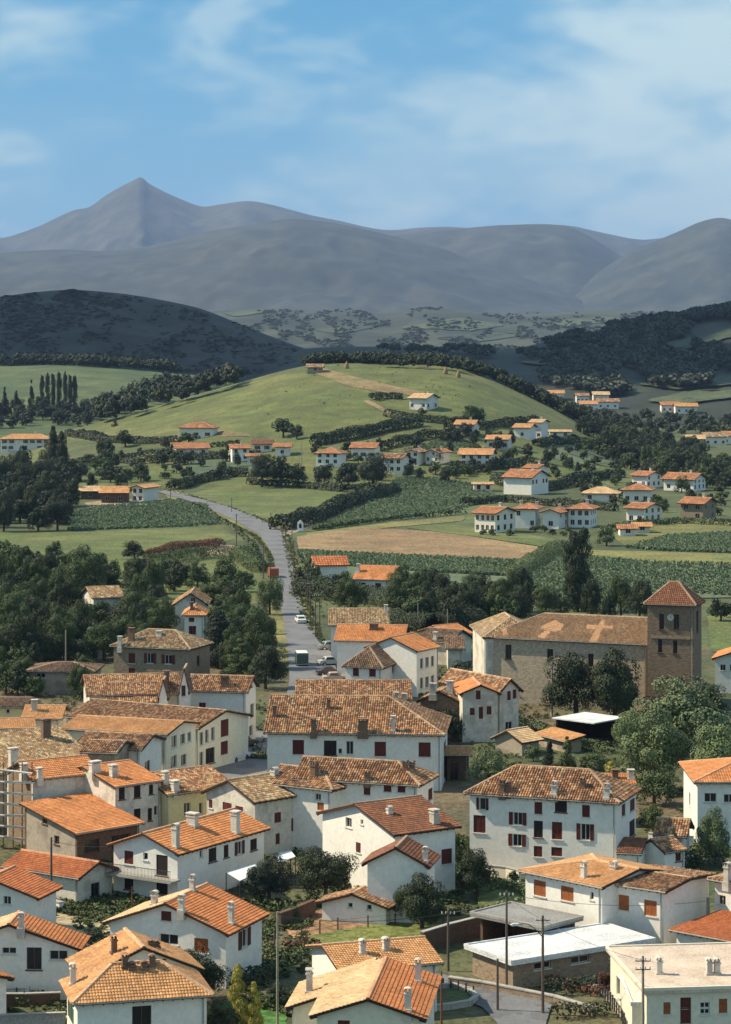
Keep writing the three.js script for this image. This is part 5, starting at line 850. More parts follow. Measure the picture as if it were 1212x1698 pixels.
hillHouse('hill_house', 'white house with mossy roof above the vineyard rows', 751, 790, 722, { D: 8, e: 4.4, win: [HW(3, 1, 'c')], roof: 'tan', yaw: -16 });
hillHouse('hill_house', 'white farmhouse standing alone on the bare hillside near the dirt tracks', 669, 717, 680, { D: 10, e: 5, type: 'w', win: [HW(3, 1, 'd'), ['r', 3, 1, 'dd']], roof: 'pale', yaw: -30 });
hillHouse('stone_hut', 'grey stone hut on the very crest of the meadow hill', 510, 535, 619, { D: 7, e: 2.6, win: [HW(1, 1, 'd')], roof: 'older', wall: M.dirty, ch: [], cat: 'hut' });
hillHouse('hill_house', 'large white house with orange roof and many dark windows facing the valley', 820, 896, 820, { D: 12, e: 6.4, type: 'w', win: [HW(4, 1, 'd'), ['r', 5, 2, 'dd']], roof: 'bright', yaw: -32 });
hillHouse('hill_house', 'house whose orange roof shows behind the large many-windowed one', 858, 900, 802, { D: 9, e: 6, win: [HW(2, 1, 'd'), HW(3, 2, 'd', 'r')], roof: 'bright', yaw: -30 });
hillHouse('garage', 'small white flat-topped garage left of the large many-windowed house', 786, 816, 815, { D: 6, e: 2.8, rise: 0.5, win: [HW(2, 1, 'g')], roof: 'pale', ch: [], cat: 'garage' });
hillHouse('hill_house', 'white two-storey house with dark timber balcony gable, leftmost of the front four', 770, 838, 884, { D: 10, e: 6, type: 'w', win: [HW(4, 2, 'd'), ['r', 3, 2, 'dd']], roof: 'bright', yaw: -34 });
hillHouse('hill_house', 'white house with two chimneys, second from left of the front four', 848, 894, 876, { D: 9, e: 6, type: 'hip', win: [HW(3, 2, 'd'), HW(3, 2, 'd', 'r')], roof: 'red', ch: [[-2, 0, null, 8], [2.4, 0, null, 8]], yaw: -14 });
hillHouse('hill_house', 'white gabled house with bare front wall, third of the front four', 890, 936, 877, { D: 9, e: 5, type: 'd', win: [HW(1, 1, 'd'), HW(2, 2, 'd', 'r')], roof: 'bright', yaw: -22 });
hillHouse('hill_house', 'white cube-like house with hipped orange roof, right end of the front four', 936, 986, 875, { D: 9, e: 5.8, type: 'hip', win: [HW(3, 2, 'd'), HW(3, 2, 'd', 'r')], roof: 'bright', yaw: -16 });
hillHouse('hill_house', 'low white bungalow with pale orange roof, left of the middle row on the right', 965, 1026, 832, { D: 8, e: 3, type: 'hip', win: [HW(3, 1, 'd')], roof: 'pale', yaw: -10 });
hillHouse('hill_house', 'white house with hipped orange roof beside the low pale-roofed bungalow', 1028, 1082, 834, { D: 9, e: 4.6, type: 'hip', win: [HW(3, 1, 'd')], roof: 'orange', yaw: -14 });
hillHouse('hill_house', 'white gabled house, upper left of the three on the right rise', 1035, 1085, 809, { D: 9, e: 4.8, type: 'w', win: [HW(2, 1, 'd'), HW(3, 2, 'd', 'r')], roof: 'bright', yaw: -40 });
hillHouse('hill_house', 'white house with twin orange gables, far right on the rise', 1090, 1160, 814, { D: 9, e: 4.4, type: 'w', win: [HW(3, 1, 'd'), HW(3, 2, 'd', 'r')], roof: 'bright', yaw: -34 });
hillHouse('hill_house', 'white gabled house by the garden bushes, right of the front four', 1022, 1084, 868, { D: 10, e: 4.8, type: 'w', win: [HW(2, 1, 'd'), HW(3, 2, 'd', 'r')], roof: 'bright', yaw: -36 });
hillHouse('hill_house', 'grey-walled house with red-orange roof and ramp at the right', 1116, 1178, 864, { D: 9, e: 5.6, type: 'w', win: [HW(2, 2, 'd'), HW(2, 2, 'd', 'r')], roof: 'red', wall: M.stone, yaw: -32 });  // walls use the darker stone material
hillHouse('farm_house', 'white farm gable with brown lean-to beside the bend of the road, left', 208, 248, 834, { D: 10, e: 5.4, type: 'd', win: [HW(2, 2, 'd')], roof: 'tan', ch: [], yaw: -24 });
hillHouse('farm_barn', 'open brown barn wing joined to the white farm gable at the bend', 168, 210, 834, { D: 9, e: 3.6, win: [HW(2, 1, 'd')], roof: 'tan', wall: M.brownWall, ch: [], cat: 'barn' });
hillHouse('farm_barn', 'small barn with light roof left of the farm among the dark trees', 134, 166, 828, { D: 7, e: 3, win: [HW(1, 1, 'd')], roof: 'pale', wall: M.brownWall, ch: [], cat: 'barn' });
hillHouse('low_house', 'low red ruin of a house behind the round bush on the right', 1030, 1052, 889, { D: 5, e: 2.2, win: [HW(1, 1, 'd')], roof: 'red', ch: [], cat: 'shed' });
hillHouse('low_house', 'low white shed right of the red ruin', 1054, 1076, 884, { D: 4, e: 2, win: [HW(1, 1, 'd')], roof: 'tan', ch: [], cat: 'shed' });
[['grey-walled valley house with orange roof, leftmost of the distant hamlet', 905, 935, 664, 'tan'], ['pale house front with red roof in the middle of the distant hamlet', 956, 976, 668, 'old'], ['white house shining at the top of the distant hamlet', 984, 1010, 666, 'pale'], ['long tan roof in front of the distant hamlet', 962, 990, 682, 'tan'], ['tan house at the right end of the distant hamlet', 990, 1026, 678, 'old'], ['white gabled farmhouse in the distant fields at the right', 1097, 1126, 684, 'orange'], ['brown house joined to the distant white farmhouse at the right', 1120, 1156, 686, 'tan'], ['long white house with grey roof at the right edge of the valley', 1168, 1205, 738, 'older'], ['white house with red roof cut by the right edge of the valley', 1200, 1230, 736, 'red'], ['small white building low in the valley at the right', 1140, 1168, 742, 'pale']].forEach(([l, x0, x1, y, roof]) => hillHouse('valley_house', l, x0, x1, y, { D: 9, e: 4.6, win: [HW(3, 1, 'd')], roof, ch: [] }));

// wayside shrine at the fork
{ const g = hit(498, 881), t = thing('wayside_shrine', g); tag(t, 'little white wayside shrine with a pointed top where the lane leaves the road', 'shrine'); part('wall', new GB().prism([[-0.8, -0.2], [0.8, -0.2], [0.8, 2.2], [0, 3.1], [-0.8, 2.2]], -0.7, 0.7).geo(), M.white, t); part('niche', new GB().prism([[-0.35, 0.9], [0.35, 0.9], [0.35, 1.8], [0, 2.2], [-0.35, 1.8]], 0.68, 0.74).geo(), M.darkwood, t); part('step', new GB().box(-1.1, 1.1, -0.2, 0.2, -0.9, 1.1).geo(), M.concrete, t); }

// ---------------------------------------------------------------- trees
const DK = ['dark', 'mid', 'mid'], MX = ['dark', 'mid', 'mid', 'light'];
function crestWood(label, li, runs, size) {                       // a strip of wood along the top of a hill
  reseed(li + 88); const L = LAYERS[li], mats = [], cols = [], q = new THREE.Quaternion(), Y = new THREE.Vector3(0, 1, 0);
  for (const [u0, u1, d0, d1, n] of runs) for (let i = 0; i < n; i++) { const u = rr(u0, u1), d = L.dc + rr(d0, d1), h = rr(...size), w = h * rr(0.8, 1.25), k = rr(0.65, 1.3); q.setFromAxisAngle(Y, rr(0, 6.28)); mats.push(new THREE.Matrix4().compose(new THREE.Vector3((u - CX) * d / F, layerH(L, u, d) - h * 0.15, -d), q, new THREE.Vector3(w, h, w))); cols.push([k * rr(0.9, 1.15), k, k]); }
  const im = new THREE.InstancedMesh(farCrown, M.leafV, mats.length); mats.forEach((m, i) => { im.setMatrixAt(i, m); im.setColorAt(i, new THREE.Color().setRGB(...cols[i])); }); im.name = numbered('woodland'); scene.add(shade(im)); return tag(im, label, 'woodland', null, 'stuff');
}
const farCrown = crownGeo(31, 'round', 16, 620, 0.11, TINT.dark);
// wood on the left
grove('leafy_tree', 'dark leafy tree in the wood left of the road', 'trees of the wood left of the road', [[-20, 985], [140, 985], [300, 1000], [420, 1020], [440, 1095], [380, 1120], [200, 1075], [-20, 1110]], 58, [62, 96], [52, 84], { tints: DK, gap: 25 });
grove('leafy_tree', 'tree in the belt between the meadow and the wood on the left', 'trees of the belt under the left meadow', [[-10, 940], [90, 945], [250, 960], [420, 968], [430, 985], [200, 985], [-10, 985]], 32, [34, 58], [36, 58], { tints: ['dark', 'mid', 'mid'], gap: 18 });
tree('leafy_tree', 'left one of two trees hiding the tan-roofed house in the left wood', 164, 1040, 50, 54, { tint: 'mid' });
tree('leafy_tree', 'right one of two trees hiding the tan-roofed house in the left wood', 202, 1042, 50, 54, { tint: 'dark' });
tree('leafy_tree', 'mid-green tree leaning over the road just before the village', 428, 1110, 110, 74, { tint: 'mid' });
tree('leafy_tree', 'dark tree beside the road directly above the blue-white house', 440, 1142, 88, 78, { tint: 'dark' });
tree('leafy_tree', 'pale green tree at the roadside bend above the wood', 447, 1020, 74, 52, { tint: 'light' });
tree('conifer_tree', 'broad dark fir right of the house with the orange pyramid roof', 362, 1105, 110, 74, { shape: 'cone', tint: 'conifer' });
tree('conifer_tree', 'dark fir beside the stone villa, right one', 402, 1130, 75, 82, { shape: 'cone', tint: 'mid' });
tree('leafy_tree', 'small plane tree in front of the blue-white street house', 384, 1205, 52, 40, { tint: 'mid' });
grove('leafy_tree', 'dark tree along the left edge between the pavilion and the low roofs', 'trees around the pavilion on the left', [[-10, 1120], [40, 1115], [150, 1125], [140, 1165], [60, 1165], [-10, 1150]], 12, [44, 66], [42, 60], { tints: DK, gap: 20 });
tree('round_bush', 'single dark round bush on the meadow by the demolition heap', 223, 928, 38, 46, { shape: 'bush', cat: 'bush' });
// left middle distance
grove('leafy_tree', 'dark tree of the copse at the left edge below the long villa', 'copse at the left edge', [[-10, 810], [40, 790], [118, 800], [122, 850], [110, 880], [-10, 884]], 36, [46, 70], [40, 58], { tints: ['dark', 'dark', 'conifer'], gap: 14 });
grove('leafy_tree', 'tree in the hedgerows between the farm and the upper hamlet', 'hedgerow trees behind the farm', [[120, 770], [180, 755], [232, 765], [236, 805], [140, 815]], 14, [22, 40], [20, 34], { tints: DK, gap: 13 });
for (const [i, x] of [[0, 88], [1, 104]]) tree('poplar', ['left one of two dark poplars in front of the long villa', 'right one of two dark poplars in front of the long villa'][i], x, 800, 95 - i * 5, 19, { shape: 'column', tint: 'dark', lod: 'near' });
[[70, 670, 50], [79, 672, 55], [88, 674, 58], [98, 676, 62], [108, 677, 62], [116, 678, 60], [124, 678, 58]].forEach(([x, y, h]) => tree('poplar', 'slim poplar in the row on the pasture hill at the left', x, y, h, 9, { shape: 'column', tint: 'dark', group: 'poplars in a row on the pasture hill', lod: 'near' }));
[[8, 690, 52, 16], [26, 692, 48, 18], [52, 690, 60, 16]].forEach(([x, y, h, w]) => tree('pointed_tree', 'pointed dark tree left of the poplar row', x, y, h, w, { shape: 'cone', tint: 'conifer', group: 'pointed trees left of the poplar row', lod: 'mid' }));
grove('leafy_tree', 'dark tree in the belt below the poplar row on the left', 'tree belt below the poplars', [[-10, 690], [70, 684], [150, 690], [150, 706], [80, 712], [-10, 712]], 24, [22, 34], [22, 32], { tints: ['dark', 'conifer'], gap: 8 });
scatter('woodland', 'trees of the wooded gully', 'woodland', [[[150, 690], [185, 672], [240, 655], [290, 640], [405, 630], [400, 640], [330, 664], [240, 690], [170, 702]]], farCrown, M.leafV, [8, 13], { n: 127, wide: 0.95 });
crestWood('trees along the crest of the pasture hill', 1, [[-10, 130, 4, 40, 70], [130, 300, -6, 30, 130]], [6, 11]);
tree('leafy_tree', 'round dark tree above the left slope houses', 208, 742, 32, 42, { tint: 'dark' });
tree('leafy_tree', 'brownish little tree left of the bush before the orange hip-roofed house', 168, 745, 24, 20, { tint: 'brown' });
tree('haystack_tree', 'small dark cone-shaped bush alone on the left meadow', 190, 707, 14, 12, { tint: 'brown', shape: 'cone', cat: 'bush' });
tree('leafy_tree', 'bush before the orange hip-roofed house on the left slope', 313, 737, 26, 40, { tint: 'mid' });
// the oak clump and its neighbours
[[434, 808, 64, 62, 'left one of the dark oak clump'], [466, 808, 56, 56, 'middle one of the dark oak clump'], [494, 808, 46, 44, 'small tree at the right of the dark oak clump'], [538, 808, 44, 42, 'round dark tree between the two oak groups'], [578, 811, 52, 54, 'left oak of the right-hand oak group'], [618, 813, 66, 70, 'big oak of the right-hand oak group'], [470, 725, 34, 44, 'dark tree pair on the meadow hill above the hamlet'], [492, 728, 28, 30, 'smaller tree beside the pair on the meadow hill']].forEach(([x, y, h, w, l]) => tree('oak_tree', l, x, y, h, w, { tint: 'dark', sink: 0.1 }));
hedge('hedge', 'hedge curving from the oak clump to the big oak along the meadow', [[410, 803], [500, 808], [570, 816], [640, 812]], 2.6, 4);
hedge('hedge', 'thick dark hedge from the shrine up to the right-hand oaks', [[460, 880], [520, 868], [560, 845], [600, 832], [655, 818]], 4.2, 6);
hedge('hedge', 'dark hedge running up the meadow hill to the white farmhouse', [[520, 738], [580, 728], [640, 715], [695, 706]], 4.5, 6);
hedge('hedge', 'hedge between the hamlet gardens and the vineyard', [[590, 750], [650, 742], [700, 728], [760, 722]], 3.5, 4);
hedge('hedge', 'dark hedgerow beneath the lone hillside farmhouse', [[616, 664], [640, 660], [668, 662]], 3, 4);
hedge('hedge', 'long hedgerow on the left slope below the hip-roofed house', [[110, 775], [200, 762], [300, 748], [400, 738]], 2.4, 3);
hedge('hedge', 'hedgerow on the left between the road bend and the hamlet', [[285, 812], [330, 800], [380, 790], [410, 790]], 3.4, 5);
hedge('hedge', 'low hedge along the top of the crop field above the stubble', [[520, 880], [640, 864], [770, 852]], 1.6, 2.2, { tint: 'mid' });
hedge('hedge', 'weedy ditch hedge between the striped fields at the centre right', [[856, 960], [878, 942], [905, 926], [930, 912]], 3, 6, { tint: 'light' });
hedge('hedge', 'hedge behind the middle row houses on the right', [[820, 800], [900, 815], [960, 800], [1030, 790]], 3.4, 5);
hedge('hedge', 'hedge above the meadow between the white pair and the wood', [[890, 740], [960, 735], [1040, 752], [1090, 770]], 3, 5);
hedge('hedge', 'rough hedge on the far side of the left wood meadow', [[250, 940], [330, 926], [400, 924], [432, 950]], 3, 6, { tint: 'mid' });
hedge('hedge', 'reddish scrub heap beside the dirt yard left of the road', [[250, 925], [290, 915], [330, 912], [362, 905]], 2.2, 5, { tint: 'autumn' });
hedge('hedge', 'hedge along the left border of the main road', [[296, 830], [345, 850], [390, 878], [420, 905], [436, 950]], 1.0, 1.6, { tint: 'mid' });
// crest wood and right-hand woods
crestWood('trees along the crest of the meadow hill', 0, [[505, 640, 8, 30, 120], [600, 780, -2, 34, 190], [770, 1010, -14, 30, 330], [640, 760, -26, -16, 14]], [4.5, 8]);
grove('leafy_tree', 'dark tree of the big wood right of the meadow hill', 'trees of the big wood on the right', [[960, 715], [1010, 720], [1080, 735], [1130, 745], [1180, 765], [1100, 790], [1040, 778], [990, 755]], 46, [26, 44], [26, 44], { tints: ['dark', 'dark', 'mid'], gap: 11 });
scatter('woodland', 'distant trees of the right valley', 'woodland', [[[930, 690], [1040, 700], [1140, 700], [1230, 700], [1230, 735], [1120, 725], [1000, 712]]], farCrown, M.leafV, [6, 11], { n: 83, wide: 0.95 });
grove('leafy_tree', 'tree of the belt along the right edge beyond the houses', 'tree belt at the right edge', [[1100, 770], [1230, 772], [1230, 812], [1170, 812]], 18, [28, 46], [28, 44], { tints: DK, gap: 11 });
[[780, 698, 32, 34], [795, 700, 26, 26], [700, 690, 18, 22], [738, 715, 30, 10]].forEach(([x, y, h, w], i) => tree('leafy_tree', ['tree right of the lone hillside farmhouse', 'smaller tree right of the lone hillside farmhouse', 'tree just below the lone hillside farmhouse', 'slim tree above the vineyard house'][i], x, y, h, w, { tint: i === 3 ? 'dark' : 'mid' }));
grove('garden_tree', 'garden tree between the hamlet houses', 'garden trees of the hamlet', [[560, 790], [640, 795], [720, 785], [800, 770], [850, 760], [830, 780], [740, 800], [640, 800]], 16, [18, 32], [18, 30], { tints: ['dark', 'mid'], gap: 16 });
grove('garden_tree', 'garden tree on the rise between the right-hand houses', 'garden trees of the right rise', [[900, 770], [930, 765], [1000, 790], [1100, 830], [1150, 840], [1100, 850], [1000, 845], [920, 800]], 18, [16, 30], [16, 28], { tints: ['dark', 'mid'], gap: 18 });
grove('garden_bush', 'garden bush in front of the four white houses', 'bushes before the front four', [[800, 886], [900, 882], [990, 882], [990, 888], [800, 890]], 9, [9, 15], [14, 22], { shape: 'bush', tints: ['dark', 'mid'], gap: 14, t: { cat: 'bush' } });
tree('round_bush', 'large round grey-green bush right of the front four houses', 1006, 905, 42, 44, { shape: 'bush', tint: 'grey', cat: 'bush' });
tree('round_bush', 'dark bush beside the white gabled house by the gardens', 1062, 880, 26, 26, { shape: 'bush', cat: 'bush' });
grove('garden_tree', 'dark garden tree among the hedges of the upper hamlet', 'dark trees among the hamlet hedges', [[420, 760], [520, 742], [640, 748], [760, 715], [860, 735], [900, 760], [860, 790], [700, 790], [560, 800], [430, 790]], 40, [14, 30], [16, 32], { tints: ['dark', 'dark', 'mid', 'conifer'], gap: 13 });
grove('garden_tree', 'small tree on the slope between the left houses and the road bend', 'small trees of the left slope', [[120, 760], [260, 742], [380, 742], [420, 780], [330, 805], [240, 800], [130, 790]], 30, [14, 28], [14, 28], { tints: ['dark', 'mid', 'dark'], gap: 13 });
grove('garden_tree', 'dark tree in the hedgerows above the right-hand houses', 'hedgerow trees above the right-hand houses', [[880, 770], [960, 745], [1060, 765], [1180, 800], [1212, 840], [1190, 855], [1080, 790], [980, 780], [900, 800]], 34, [16, 32], [16, 32], { tints: ['dark', 'dark', 'mid'], gap: 13 });
hedge('hedge', 'ragged hedge at the foot of the meadow hill on the left', [[112, 722], [180, 734], [250, 736], [292, 732]], 3, 5);
hedge('hedge', 'hedge along the lower edge of the left slope fields', [[112, 772], [170, 766], [236, 770]], 2.6, 4);
hedge('hedge', 'row of dark garden shrubs below the white gabled house on the left slope', [[240, 768], [300, 764], [370, 760], [430, 758]], 2.8, 4.5);
hedge('hedge', 'green vegetable rows in the garden behind the hipped house', [[70, 1600], [100, 1596], [130, 1592]], 0.8, 2.0, { tint: 'mid' });
hedge('hedge', 'light green shrubs in the corner garden at the lower left', [[20, 1668], [60, 1662], [92, 1664]], 0.9, 1.8, { tint: 'light' });
hedge('hedge', 'flowering shrubs along the terrace house wall', [[40, 1625], [70, 1622], [92, 1620]], 0.7, 1.2, { tint: 'autumn' });
hedge('hedge', 'bushy green garden row behind the cream yard wall', [[810, 1470], [850, 1478], [880, 1488]], 1.0, 2.0, { tint: 'mid' });
hedge('hedge', 'dark shrubs against the rubble wall of the workshop', [[905, 1652], [960, 1644], [1010, 1636]], 1.2, 1.6);
hedge('hedge', 'garden shrubs between the central gables and the row house', [[690, 1440], [740, 1450], [780, 1462]], 1.4, 2.4, { tint: 'mid' });
hedge('hedge', 'low green hedge beside the gravel path at the centre right', [[800, 1516], [840, 1506], [872, 1500]], 0.9, 1.4, { tint: 'light' });
hedge('hedge', 'dark shrubs in the yard left of the pale pole', [[380, 1640], [420, 1630], [452, 1622]], 1.3, 2.4);
hedge('hedge', 'shrubs behind the orange gabled house along its yard', [[462, 1600], [490, 1592], [520, 1588]], 1.0, 1.6, { tint: 'mid' });
hedge('hedge', 'dark hedge below the vineyard and the broad white house', [[740, 786], [790, 782], [840, 776], [880, 770]], 3, 4);
hedge('hedge', 'dark hedge above the tall white pair running to the crest wood', [[790, 712], [840, 706], [890, 700]], 3, 4);
hedge('hedge', 'hedge line crossing the meadow hill above the hamlet', [[640, 690], [690, 698], [750, 704], [800, 700]], 3, 4);
hedge('hedge', 'hedge dividing the fields right of the front four houses', [[1000, 884], [1060, 872], [1140, 868], [1210, 872]], 1.8, 3, { tint: 'mid' });
hedge('hedge', 'hedge behind the front four houses', [[770, 838], [840, 832], [900, 838], [960, 842], [1020, 848]], 2.6, 4);
// belt behind the church and the roadside houses
grove('leafy_tree', 'dark tree of the belt behind the roadside houses and the church', 'tree belt behind the church', [[490, 985], [560, 980], [680, 1000], [800, 1010], [870, 1015], [860, 1040], [740, 1045], [660, 1040], [540, 1005]], 40, [48, 82], [46, 70], { tints: DK, gap: 22 });
grove('leafy_tree', 'roadside tree near the light orange house', 'trees around the light orange roadside house', [[500, 960], [540, 950], [580, 975], [570, 995], [510, 990]], 8, [34, 46], [30, 42], { tints: DK, gap: 16 });
tree('tall_dark_tree', 'tall dark ivy-like column of a tree standing over the fields by the church', 958, 1014, 146, 52, { shape: 'column', tint: 'dark' });
[[982, 1030, 80, 46], [1030, 1030, 84, 56], [1060, 1035, 88, 62], [1010, 1035, 60, 40], [905, 1030, 66, 60], [1195, 1030, 46, 50], [930, 1020, 40, 44]].forEach(([x, y, h, w], i) => tree('leafy_tree', ['slim tree right of the tall dark column tree', 'left one of the two trees behind the church tower', 'right one of the two trees behind the church tower', 'low tree between the column tree and the tower', 'light-edged tree over the nave roof', 'tree at the right edge behind the church tower', 'low tree at the foot of the tall dark column'][i], x, y, h, w, { tint: i % 3 === 1 ? 'mid' : 'dark' }));
tree('cypress', 'dark conical cypress beside the narrow white house', 683, 1128, 58, 26, { shape: 'column', tint: 'conifer', lod: 'near' });
hedge('thicket', 'dark thicket under the trees behind the church', [[500, 988], [620, 1000], [740, 1018], [860, 1030]], 4.5, 9, { cat: 'thicket' });
hedge('thicket', 'dark thicket under the trees behind the roadside houses', [[650, 1038], [720, 1046], [790, 1040]], 3.5, 8, { cat: 'thicket' });
hedge('thicket', 'dark thicket under the trees of the left wood', [[-10, 1040], [100, 1030], [220, 1040], [330, 1050], [420, 1070]], 4.5, 10, { cat: 'thicket' });
hedge('thicket', 'dark thicket along the front of the left wood', [[-10, 1105], [60, 1098], [150, 1092]], 3.5, 8, { cat: 'thicket' });
// around the church
tree('leafy_tree', 'left one of two big dark round trees in front of the church', 955, 1190, 128, 116, { tint: 'dark', sink: 0.24 });
tree('leafy_tree', 'right one of two big dark round trees in front of the church', 1020, 1194, 132, 108, { tint: 'dark', sink: 0.24 });
tree('leafy_tree', 'dark bushy tree at the left foot of the church', 775, 1135, 46, 80, { tint: 'dark' });
tree('leafy_tree', 'second dark bushy tree at the left foot of the church', 835, 1135, 42, 60, { tint: 'dark' });
tree('plane_tree', 'great spreading tree topmost of the leafy group at the right', 1128, 1248, 140, 200, { shape: 'round', tint: 'grey', sink: 0.25 });
tree('plane_tree', 'pale spreading tree in front of the great one at the right', 1088, 1312, 138, 140, { shape: 'round', tint: 'plane', sink: 0.22 });
tree('plane_tree', 'grey-green tree at the right edge of the leafy group', 1198, 1328, 136, 138, { shape: 'round', tint: 'plane', sink: 0.22 });
tree('plane_tree', 'left-hand tree of the leafy group beside the white shelter', 1046, 1258, 100, 78, { shape: 'round', tint: 'plane', sink: 0.22 });
tree('leafy_tree', 'shadowy tree below the pale spreading one', 1085, 1335, 60, 84, { tint: 'mid' });
tree('leafy_tree', 'shadowy tree at the foot of the tower behind the leafy group', 1165, 1200, 84, 90, { tint: 'dark' });
tree('conifer_tree', 'small dark conifer in the gardens below the white shelter', 912, 1272, 52, 26, { shape: 'cone', tint: 'conifer' });
tree('conifer_tree', 'second conifer in the gardens below the white shelter', 940, 1275, 55, 36, { shape: 'cone', tint: 'mid' });
tree('garden_bush', 'light green garden bush beside the little conifers', 884, 1262, 32, 34, { shape: 'bush', tint: 'light', cat: 'bush' });
tree('garden_bush', 'broad green bush right of the little conifers', 982, 1276, 30, 60, { shape: 'bush', tint: 'mid', cat: 'bush' });
tree('garden_bush', 'yellow-green bush behind the largest white roof', 1012, 1284, 24, 30, { shape: 'bush', tint: 'yellow', cat: 'bush' });
tree('leafy_tree', 'pale grey-green tree right of the mottled row houses', 806, 1310, 82, 84, { tint: 'grey' });
tree('leafy_tree', 'dark tree below the double-gabled house', 750, 1230, 60, 56, { tint: 'dark' });
tree('leafy_tree', 'small tree under the rubble wall of the church', 868, 1165, 44, 40, { tint: 'dark' });
tree('leafy_tree', 'dark tree between the largest white house and the cottage', 1082, 1378, 50, 40, { tint: 'mid' });
tree('leafy_tree', 'grey-green tree in front of the right-edge house', 1186, 1432, 104, 66, { tint: 'grey' });
// village gardens
tree('conifer_tree', 'rounded dark tree by the white awning', 446, 1500, 88, 84, { tint: 'conifer' });
tree('leafy_tree', 'spreading dark tree in front of the brown-roofed white gable', 540, 1505, 110, 108, { shape: 'spread', tint: 'dark' });
tree('leafy_tree', 'dark green tree shading the whitewashed barn', 700, 1542, 104, 100, { tint: 'dark' });
tree('leafy_tree', 'second dark tree touching the whitewashed barn roof', 668, 1530, 72, 56, { tint: 'mid' });
tree('leafy_tree', 'tree between the brown-roofed houses and the largest white house', 792, 1490, 100, 82, { tint: 'dark' });
tree('leafy_tree', 'small bushy tree behind the windowless gable', 758, 1430, 60, 60, { tint: 'mid' });
tree('round_bush', 'clipped round bush by the gravel path', 851, 1466, 26, 24, { shape: 'bush', tint: 'dark', cat: 'bush' });
tree('orange_bush', 'orange flowering bush under the tree beside the windowless gable', 760, 1472, 24, 22, { shape: 'bush', tint: 'autumn', cat: 'bush' });
tree('leafy_tree', 'big dark tree between the orange gabled house and the hipped house', 320, 1662, 100, 118, { tint: 'dark' });
tree('conifer_tree', 'yellow-green conifer beside the hipped house', 393, 1722, 126, 62, { shape: 'cone', tint: 'yellow' });
tree('conifer_tree', 'second yellow-green conifer at the bottom, half behind the first', 420, 1725, 100, 50, { shape: 'cone', tint: 'yellow' });
tree('leafy_tree', 'dark shrub at the foot of the yellow-green conifers', 360, 1735, 85, 90, { tint: 'dark' });
tree('leafy_tree', 'small tree by the poles in the overgrown plot', 103, 1482, 50, 50, { tint: 'mid' });
tree('leafy_tree', 'dark shrub below the terrace house garden', 96, 1622, 44, 50, { tint: 'dark' });
tree('leafy_tree', 'dark shrub left of the tan roof', 160, 1568, 34, 52, { tint: 'dark' });
tree('leafy_tree', 'dark bush beside the garden of the white house behind the nearest roof', 462, 1672, 50, 56, { tint: 'dark' });
tree('leafy_tree', 'garden tree left of the barn yard', 480, 1530, 34, 44, { tint: 'mid' });
tree('small_tree', 'young tree against the cream wall at the bottom right', 1096, 1706, 40, 26, { tint: 'light' });
tree('small_tree', 'second young tree against the cream wall at the bottom right', 1142, 1706, 40, 24, { tint: 'light' });
tree('leafy_tree', 'dark garden tree under the dark rubble wall of the workshop', 1030, 1645, 42, 60, { tint: 'dark' });
tree('leafy_tree', 'bushy shrub left of the workshop garden', 1006, 1642, 36, 46, { tint: 'autumn' });
hedge('hedge', 'clipped dark hedge at the bottom right beside the road', [[915, 1690], [960, 1686], [1010, 1682]], 1.3, 1.6);
hedge('hedge', 'dark hedge along the bottom right edge before the cream house', [[1090, 1712], [1160, 1702], [1240, 1694]], 1.1, 1.2);
hedge('hedge', 'thick hedge beside the cottage at the right', [[1105, 1440], [1150, 1440], [1205, 1436]], 1.6, 2.2);
hedge('hedge', 'flower bed of reddish shrubs on the garden of the workshop', [[905, 1634], [950, 1640], [1000, 1652]], 0.9, 1.8, { tint: 'autumn' });
hedge('hedge', 'rough shrubs along the yard behind the white awning', [[420, 1500], [470, 1510], [520, 1506]], 1.1, 2.2, { tint: 'mid' });
hedge('hedge', 'garden greens in the terrace garden at the lower left', [[20, 1648], [60, 1640], [92, 1644]], 0.7, 2.4, { tint: 'mid' });
hedge('hedge', 'autumn-red shrubs left of the lawn by the barn', [[470, 1576], [500, 1572], [530, 1574]], 0.9, 1.6, { tint: 'autumn' });
hedge('hedge', 'shrubs below the church along the garden wall', [[840, 1200], [900, 1215], [960, 1240], [1010, 1250]], 1.4, 3, { tint: 'mid' });
hedge('hedge', 'hedge at the foot of the largest white house', [[800, 1480], [840, 1470], [872, 1486]], 0.8, 1.6, { tint: 'light' });

// ---------------------------------------------------------------- ground cover and far woods
const tuft = crownGeo(5, 'round', 6, 60, 0.24, [0.085, 0.115, 0.032]), farTree = crownGeo(9, 'round', 9, 90, 0.26, [0.03, 0.042, 0.022]), maize = crownGeo(12, 'round', 5, 22, 0.5, [0.20, 0.27, 0.15]);
scatter('undergrowth', 'low weeds and shrubs between the village houses', 'undergrowth', [[[0, 1120], [440, 1160], [440, 1260], [0, 1240]], [[250, 1380], [800, 1390], [800, 1520], [300, 1500]], [[0, 1400], [200, 1420], [220, 1700], [0, 1700]], [[690, 1150], [1212, 1180], [1212, 1330], [760, 1300]], [[1060, 1340], [1212, 1340], [1212, 1460], [1060, 1450]], [[400, 1500], [520, 1490], [500, 1690], [380, 1660]], [[480, 985], [900, 1010], [900, 1130], [700, 1140]]], tuft, M.leafV, [0.25, 0.8], { n: 11000, wide: 1.5, patchy: 22, cut: 0.48 });
scatter('overgrown_weeds', 'tall weeds on the overgrown plot below the balcony house', 'weeds', [[[85, 1478], [190, 1476], [250, 1488], [235, 1525], [170, 1532], [80, 1512]]], tuft, M.leafV, [0.3, 0.9], { n: 700, wide: 1.3 });
